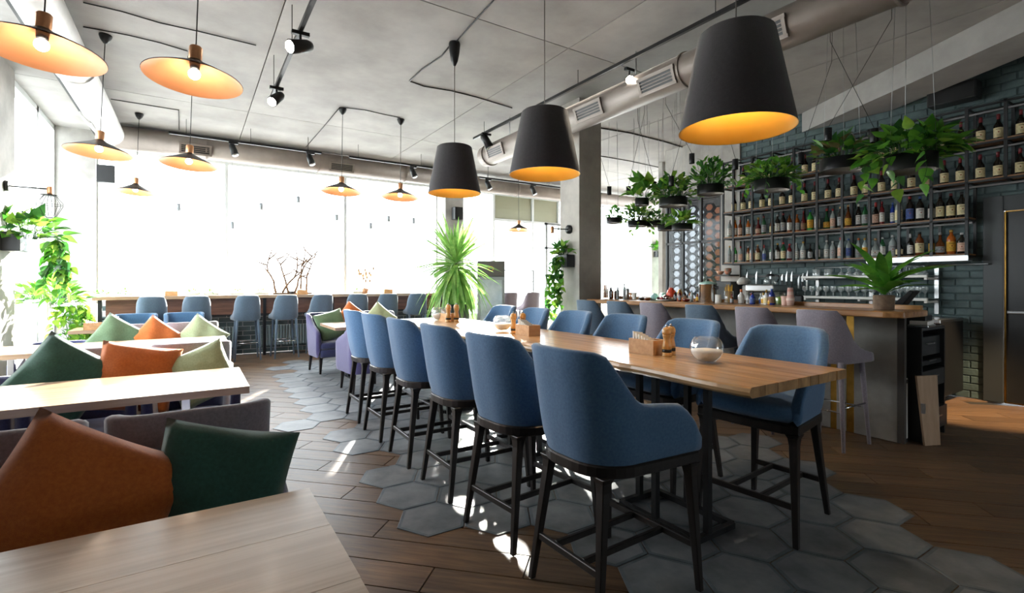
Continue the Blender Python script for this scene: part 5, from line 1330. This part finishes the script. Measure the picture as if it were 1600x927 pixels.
# ---- ivy on the bar column and its wall lamp
t = thing('mounted_planter','dark wall planter with long ivy on the bar column','planter',(4.35,5.32,1.55))
MB().box(-0.14,-0.002,-0.13,0.13,-0.02,0.15).build('pot', M['frame_dark'], t, bevel=0.006)
bush(t, (-0.08,0.02,0.15), 0.14, 0.16, 40, ['leaf','leafd','leaf2'], 1.0, 1.5, 31, 0, True, 12, 0.95, PI)
def wall_lamp(label, loc, dirv, L, cage):
    t = thing('arm_lamp', label, 'wall lamp', loc); d_ = Vector(dirv).normalized()
    MB().tube([(0,0,0), d_*0.03], 0.06, 20).build('wall_plate', M['black'], t); MB().tube([d_*0.03, d_*L], 0.008, 8).build('arm', M['black'], t)
    e = d_*L
    MB().lathe([(0.024,-0.02),(0.026,0.0),(0.026,0.06),(0.015,0.07)], 14, (e.x,e.y,e.z-0.04)).build('socket', M['copper'], t)
    if cage:
        MB().lathe([(0.085,-0.075),(0.085,-0.068),(0.02,-0.06)], 20, tuple(e)).build('disc', M['black'], t)
        b = MB()
        for k in range(8):
            a = PI/4*k; q = [(0.05,-0.07),(0.115,-0.16),(0.115,-0.20),(0.06,-0.31),(0.02,-0.33)]; b.tube([(e.x+r*math.cos(a), e.y+r*math.sin(a), e.z+z) for r, z in q], 0.0028, 5)
        for r, z in ((0.115,-0.18),(0.03,-0.33)): b.tube([(e.x+r*math.cos(PI*k/12), e.y+r*math.sin(PI*k/12), e.z+z) for k in range(25)], 0.0028, 5)
        b.build('wire_cage', M['black'], t)
    MB().sphere((e.x,e.y,e.z-0.12), 0.035).build('bulb', M['cglass'], t)
wall_lamp('black arm lamp with a copper socket on the bar column above the ivy',(4.35,5.30,2.05),(-1,-0.0,-0.02),0.30,False)
wall_lamp('arm lamp with a wire cage on the left wall above the pothos',(LX,7.70,2.40),(1,0.02,0.0),0.37,True)
# ---- vine planter on far column with lamp
t = thing('mounted_planter','ivy planter on the far column between the right windows','planter',(11.6,WY-0.40,2.1))
MB().box(-0.12,0.12,-0.14,-0.002,-0.02,0.14).build('pot', M['frame_dark'], t); bush(t, (0.05,-0.1,0.14), 0.3, 0.25, 60, ['leaf','leafd'], 1.6, 2.2, 32, 0, False, 16, 1.5, -PI/2)
# ---- left wall planters
t = thing('mounted_planter','wall planter with bushy pothos at the left edge','planter',(LX,7.72,1.72))
MB().box(0.002,0.16,-0.2,0.2,-0.05,0.16).build('pot', M['frame_dark'], t, bevel=0.006); bush(t, (0.13,0.05,0.12), 0.36, 0.30, 90, ['leaf','leaf2','leafd'], 1.3, 2.1, 33, 0, True, 12, 0.75, 0.3)
t = thing('mounted_planter','bright trailing plant by the left window sill','planter',(LX,8.75,1.0))
MB().box(0.002,0.22,-0.3,0.3,-0.15,0.10).build('pot', M['white'], t, bevel=0.006); bush(t, (0.16,0,0.05), 0.42, 0.30, 130, ['leaf2','leaf2','leaf'], 1.2, 1.9, 34, 0, True, 16, 0.7, -0.6)
t = thing('floor_plant','dark green bush in the left corner beside the window counter','plant',(-1.42,9.55,0))
MB().lathe([(0.10,0),(0.13,0.35),(0.12,0.35)],18).build('pot', M['frame_dark'], t); bush(t, (0,0,0.38), 0.2, 0.62, 120, ['leafd'], 1.0, 1.6, 35, 1, False)
# ================================================================== WINDOW COUNTER AND FAR THINGS
wc = thing('window_counter','long oak counter along the window front','counter',(0,0,0))
for k, (a, b_) in enumerate(((-1.30,0.7),(0.7,2.7),(2.7,4.70))): MB().box(a, b_-0.002, 9.95, 10.48, 1.045, 1.10).build('top', M['oakx'], wc, bevel=0.004)
for a, b_ in ((-1.15,-0.05),(-0.02,1.1),(1.13,2.3),(2.33,3.5),(3.53,4.65)): MB().box(a, b_, 10.10, 10.13, 0.76, 1.044).build('apron', M['walnut'], wc)
for x in (-1.22, 1.115, 2.315, 4.66): MB().box(x-0.025, x+0.025, 10.08, 10.14, 0, 1.044).build('post', M['black'], wc)
MB().box(-1.2, 4.68, 10.095, 10.135, 0.735, 0.76).build('rail', M['black'], wc)
def radiator(x0, x1, label):
    t = thing('radiator', label, 'radiator', (x0, 10.36, 0.0), 0, 'radiators under the window counter'); n = int((x1-x0)/0.05)
    rm = MB().box(-0.019,0.019,-0.04,0.04,0.14,0.52).mesh('rib', mat('grey_radiator','#7b8a8c',0.45), bevel=0.008)
    for k in range(n): inst('rib', rm, t, (0.025+k*0.05, 0, 0))
    MB().tube([(0,0,0.17),(x1-x0,0,0.17)],0.014,8).build('pipe', rm.materials[0], t)
    for x in (0.08, x1-x0-0.1): MB().box(x-0.012,x+0.012,-0.02,0.05,0.0,0.15).build('foot', M['frame_dark'], t)
radiator(0.05, 0.75, 'grey radiator under the window counter, leftmost'); radiator(1.05, 2.25, 'grey radiator under the window counter, middle'); radiator(2.7, 3.9, 'grey radiator under the window counter, rightmost')
for px, lb in ((268,'behind the two leftmost stools'),(472,'below the bare branches'),(606,'beside the dried flowers')):
    x_, y_, _ = on_y(px, 460, 10.12); napkin_box(x_, 10.12, 1.10, 'wooden box on the window counter '+lb, PI/2, 0.95)
# bare branches
t = thing('branch_vase','bare dark branches standing on the window counter','branches',(1.62,10.36,1.10)); rg4 = random.Random(3)
MB().lathe([(0.05,0),(0.055,0.02),(0.05,0.06)],14).build('base', M['frame_dark'], t)
for k in range(6):
    p = Vector((-0.28+0.11*k, 0, 0.03)); pts = [p]; d_ = Vector((rg4.uniform(-.3,.3),0,1))
    H = rg4.uniform(0.75,1.2)
    for i in range(9):
        d_ = (d_+Vector((rg4.uniform(-.45,.45), rg4.uniform(-.12,.12), 0.15))).normalized(); p = p+d_*H/9; pts.append(p)
    b = MB(); b.tube(pts, [0.022*(1-i/13) for i in range(len(pts))], 5)
    for i in (3,5,6):
        q = pts[i]; e = Vector((rg4.choice((-1,1))*rg4.uniform(.5,1), 0, rg4.uniform(.2,.8))).normalized(); b.tube([q, q+e*0.14, q+e*0.24+Vector((0,0,0.05))], [0.014,0.011,0.007], 4)
    b.build('branch', M['bark'], t)
MB().box(-0.33,0.36,-0.03,0.03,0.0,0.03).build('foot', M['bark'], t)
# dried flowers
t = thing('dried_flowers','dried beige flowers in a pot on the window counter','flowers',(3.02,10.32,1.10)); MB().lathe([(0.05,0),(0.07,0.10),(0.06,0.10)],16).build('pot', mat('terracotta','#b58a68',0.7), t)
dm = mat('dried_stalk','#b0916c',0.8)
for k in range(16):
    a = k*2.4; r0 = 0.012*math.sqrt(k)*2.4; h = rg4.uniform(0.25,0.52); b = MB(); b.tube([(r0*0.3*math.cos(a),r0*0.3*math.sin(a),0.09),(r0*math.cos(a)*1.6,r0*math.sin(a),h)],0.003,4); b.sphere((r0*math.cos(a)*1.6,r0*math.sin(a),h),0.022,6,4,sz=1.6); b.build('stalk', dm, t)
# low greens along the sill
for k, px in enumerate((160,195,300,330,370,408,560)):
    x_ = on_y(px, 458, 10.40)[0]; t = thing('herb_tray','low tray of herbs on the window counter, %s from the left corner' % orde(k),'plant',(x_,10.40,1.10),0,'herb trays on the window counter')
    MB().box(-0.12,0.12,-0.05,0.05,0,0.04).build('tray', M['white'], t); bush(t,(0,0,0.04),0.11,0.06,26,['leaf2','leaf'],0.6,0.9,50+k,1,False)
# ---- glass-door fridge
x_, y_ = 5.28, 9.02
t = thing('drinks_fridge','grey glass-door fridge with an orange round emblem beside the yucca','fridge',(x_,y_,0),-0.55)
fg = mat('fridge_grey','#63666a',0.4)
MB().box(-0.29,0.29,0.02,0.5,0,1.78).build('cabinet', fg, t, bevel=0.01)
MB().box(-0.285,0.285,-0.02,0.02,1.46,1.77).build('header', mat('fridge_header','#55514e',0.5), t, bevel=0.006)
b = MB()
for k in range(24): pass
b.lathe([(0.055,0),(0.055,0.006),(0.042,0.006),(0.042,0)],24,cap0=False,cap1=False); o = b.build('emblem', mat('emblem_orange','#c98a3a',0.5), t); o.matrix_local = Matrix.Translation((0,-0.021,1.615)) @ Matrix.Rotation(PI/2,4,'X')
fd = MB()
for a_, b_, c_, d2 in ((-0.285,-0.23,0.1,1.44),(0.23,0.285,0.1,1.44),(-0.23,0.23,0.1,0.16),(-0.23,0.23,1.38,1.44)): fd.box(a_,b_,-0.03,0.0,c_,d2)
o = fd.build('door', mat('fridge_door_frame','#8b8f92',0.4), t); MB().box(-0.23,0.23,-0.018,-0.012,0.16,1.38).build('pane', mat('fridge_glass','#9aa6aa',0.08,col2='#c2cbce',ns=2), o); MB().bar((0.25,-0.045,0.6),(0.25,-0.045,1.0),0.02,0.02).build('handle', M['steel'], o)
# ---- coat rack
t = thing('coat_rack','thin metal coat rack with hangers before the far windows','coat rack',(6.0,10.12,0))
b = MB()
for x in (0, 1.15): b.tube([(x,0,0),(x,0,1.62)],0.012,8)
b.tube([(0,0,1.62),(1.15,0,1.62)],0.012,8); b.tube([(0,0,1.35),(1.15,0,1.35)],0.009,8); b.build('frame', M['frame_dark'], t)
for x in (0,1.15): MB().bar((x,-0.25,0.015),(x,0.25,0.015),0.03,0.03).build('foot', M['frame_dark'], t)
for k in range(6):
    x = 0.12+k*0.13; b = MB(); b.tube([(x,0,1.36),(x,0.0,1.29),(x-0.02,-0.18,1.19),(x+0.02,0.18,1.19),(x,0,1.29)],0.005,5); b.build('hanger', M['frame_dark'], t)
# ---- glass vestibule with dark frame
t = thing('glass_vestibule','glazed entrance vestibule before the far right windows','vestibule',(6.85,9.2,0))
b = MB()
for x in (0, 0.72, 1.45): b.box(x-0.025,x+0.025,-0.025,0.025,0,2.7)
b.box(-0.025,1.475,-0.025,0.025,2.65,2.70); b.box(-0.025,1.475,-0.025,0.025,2.1,2.14); b.build('frame', mat('grey_aluminium','#8e9294',0.4,metal=0.3), t)
for x0 in (0.03,0.75):
    MB().box(x0,x0+0.67,-0.004,0.004,0.03,2.09).build('pane', M['glass'], t); MB().box(x0,x0+0.67,-0.004,0.004,2.15,2.64).build('pane', M['glass'], t)
# ---- little cylinders hanging before the windows
for k, (px, py) in enumerate(((279,324),(363,352),(408,323),(466,312),(526,340),(579,353),(607,342),(646,345))):
    x_, y_, z_ = on_y(px, py, 10.05); t = thing('window_cylinder','small grey cylinder lamp hanging before the window, %s from the left' % orde(k),'pendant lamp',(x_, y_, z_),0,'small cylinders hanging at the windows')
    gm = mat('pale_grey_%d' % k, '#9aa0a6', 0.5); MB().lathe([(0.03,-0.06),(0.032,-0.058),(0.032,0.058),(0.004,0.064)],12).build('tube', gm, t); MB().tube([(0,0,0.064),(0,0,CZ-z_)],0.0025,4).build('cord', gm, t)
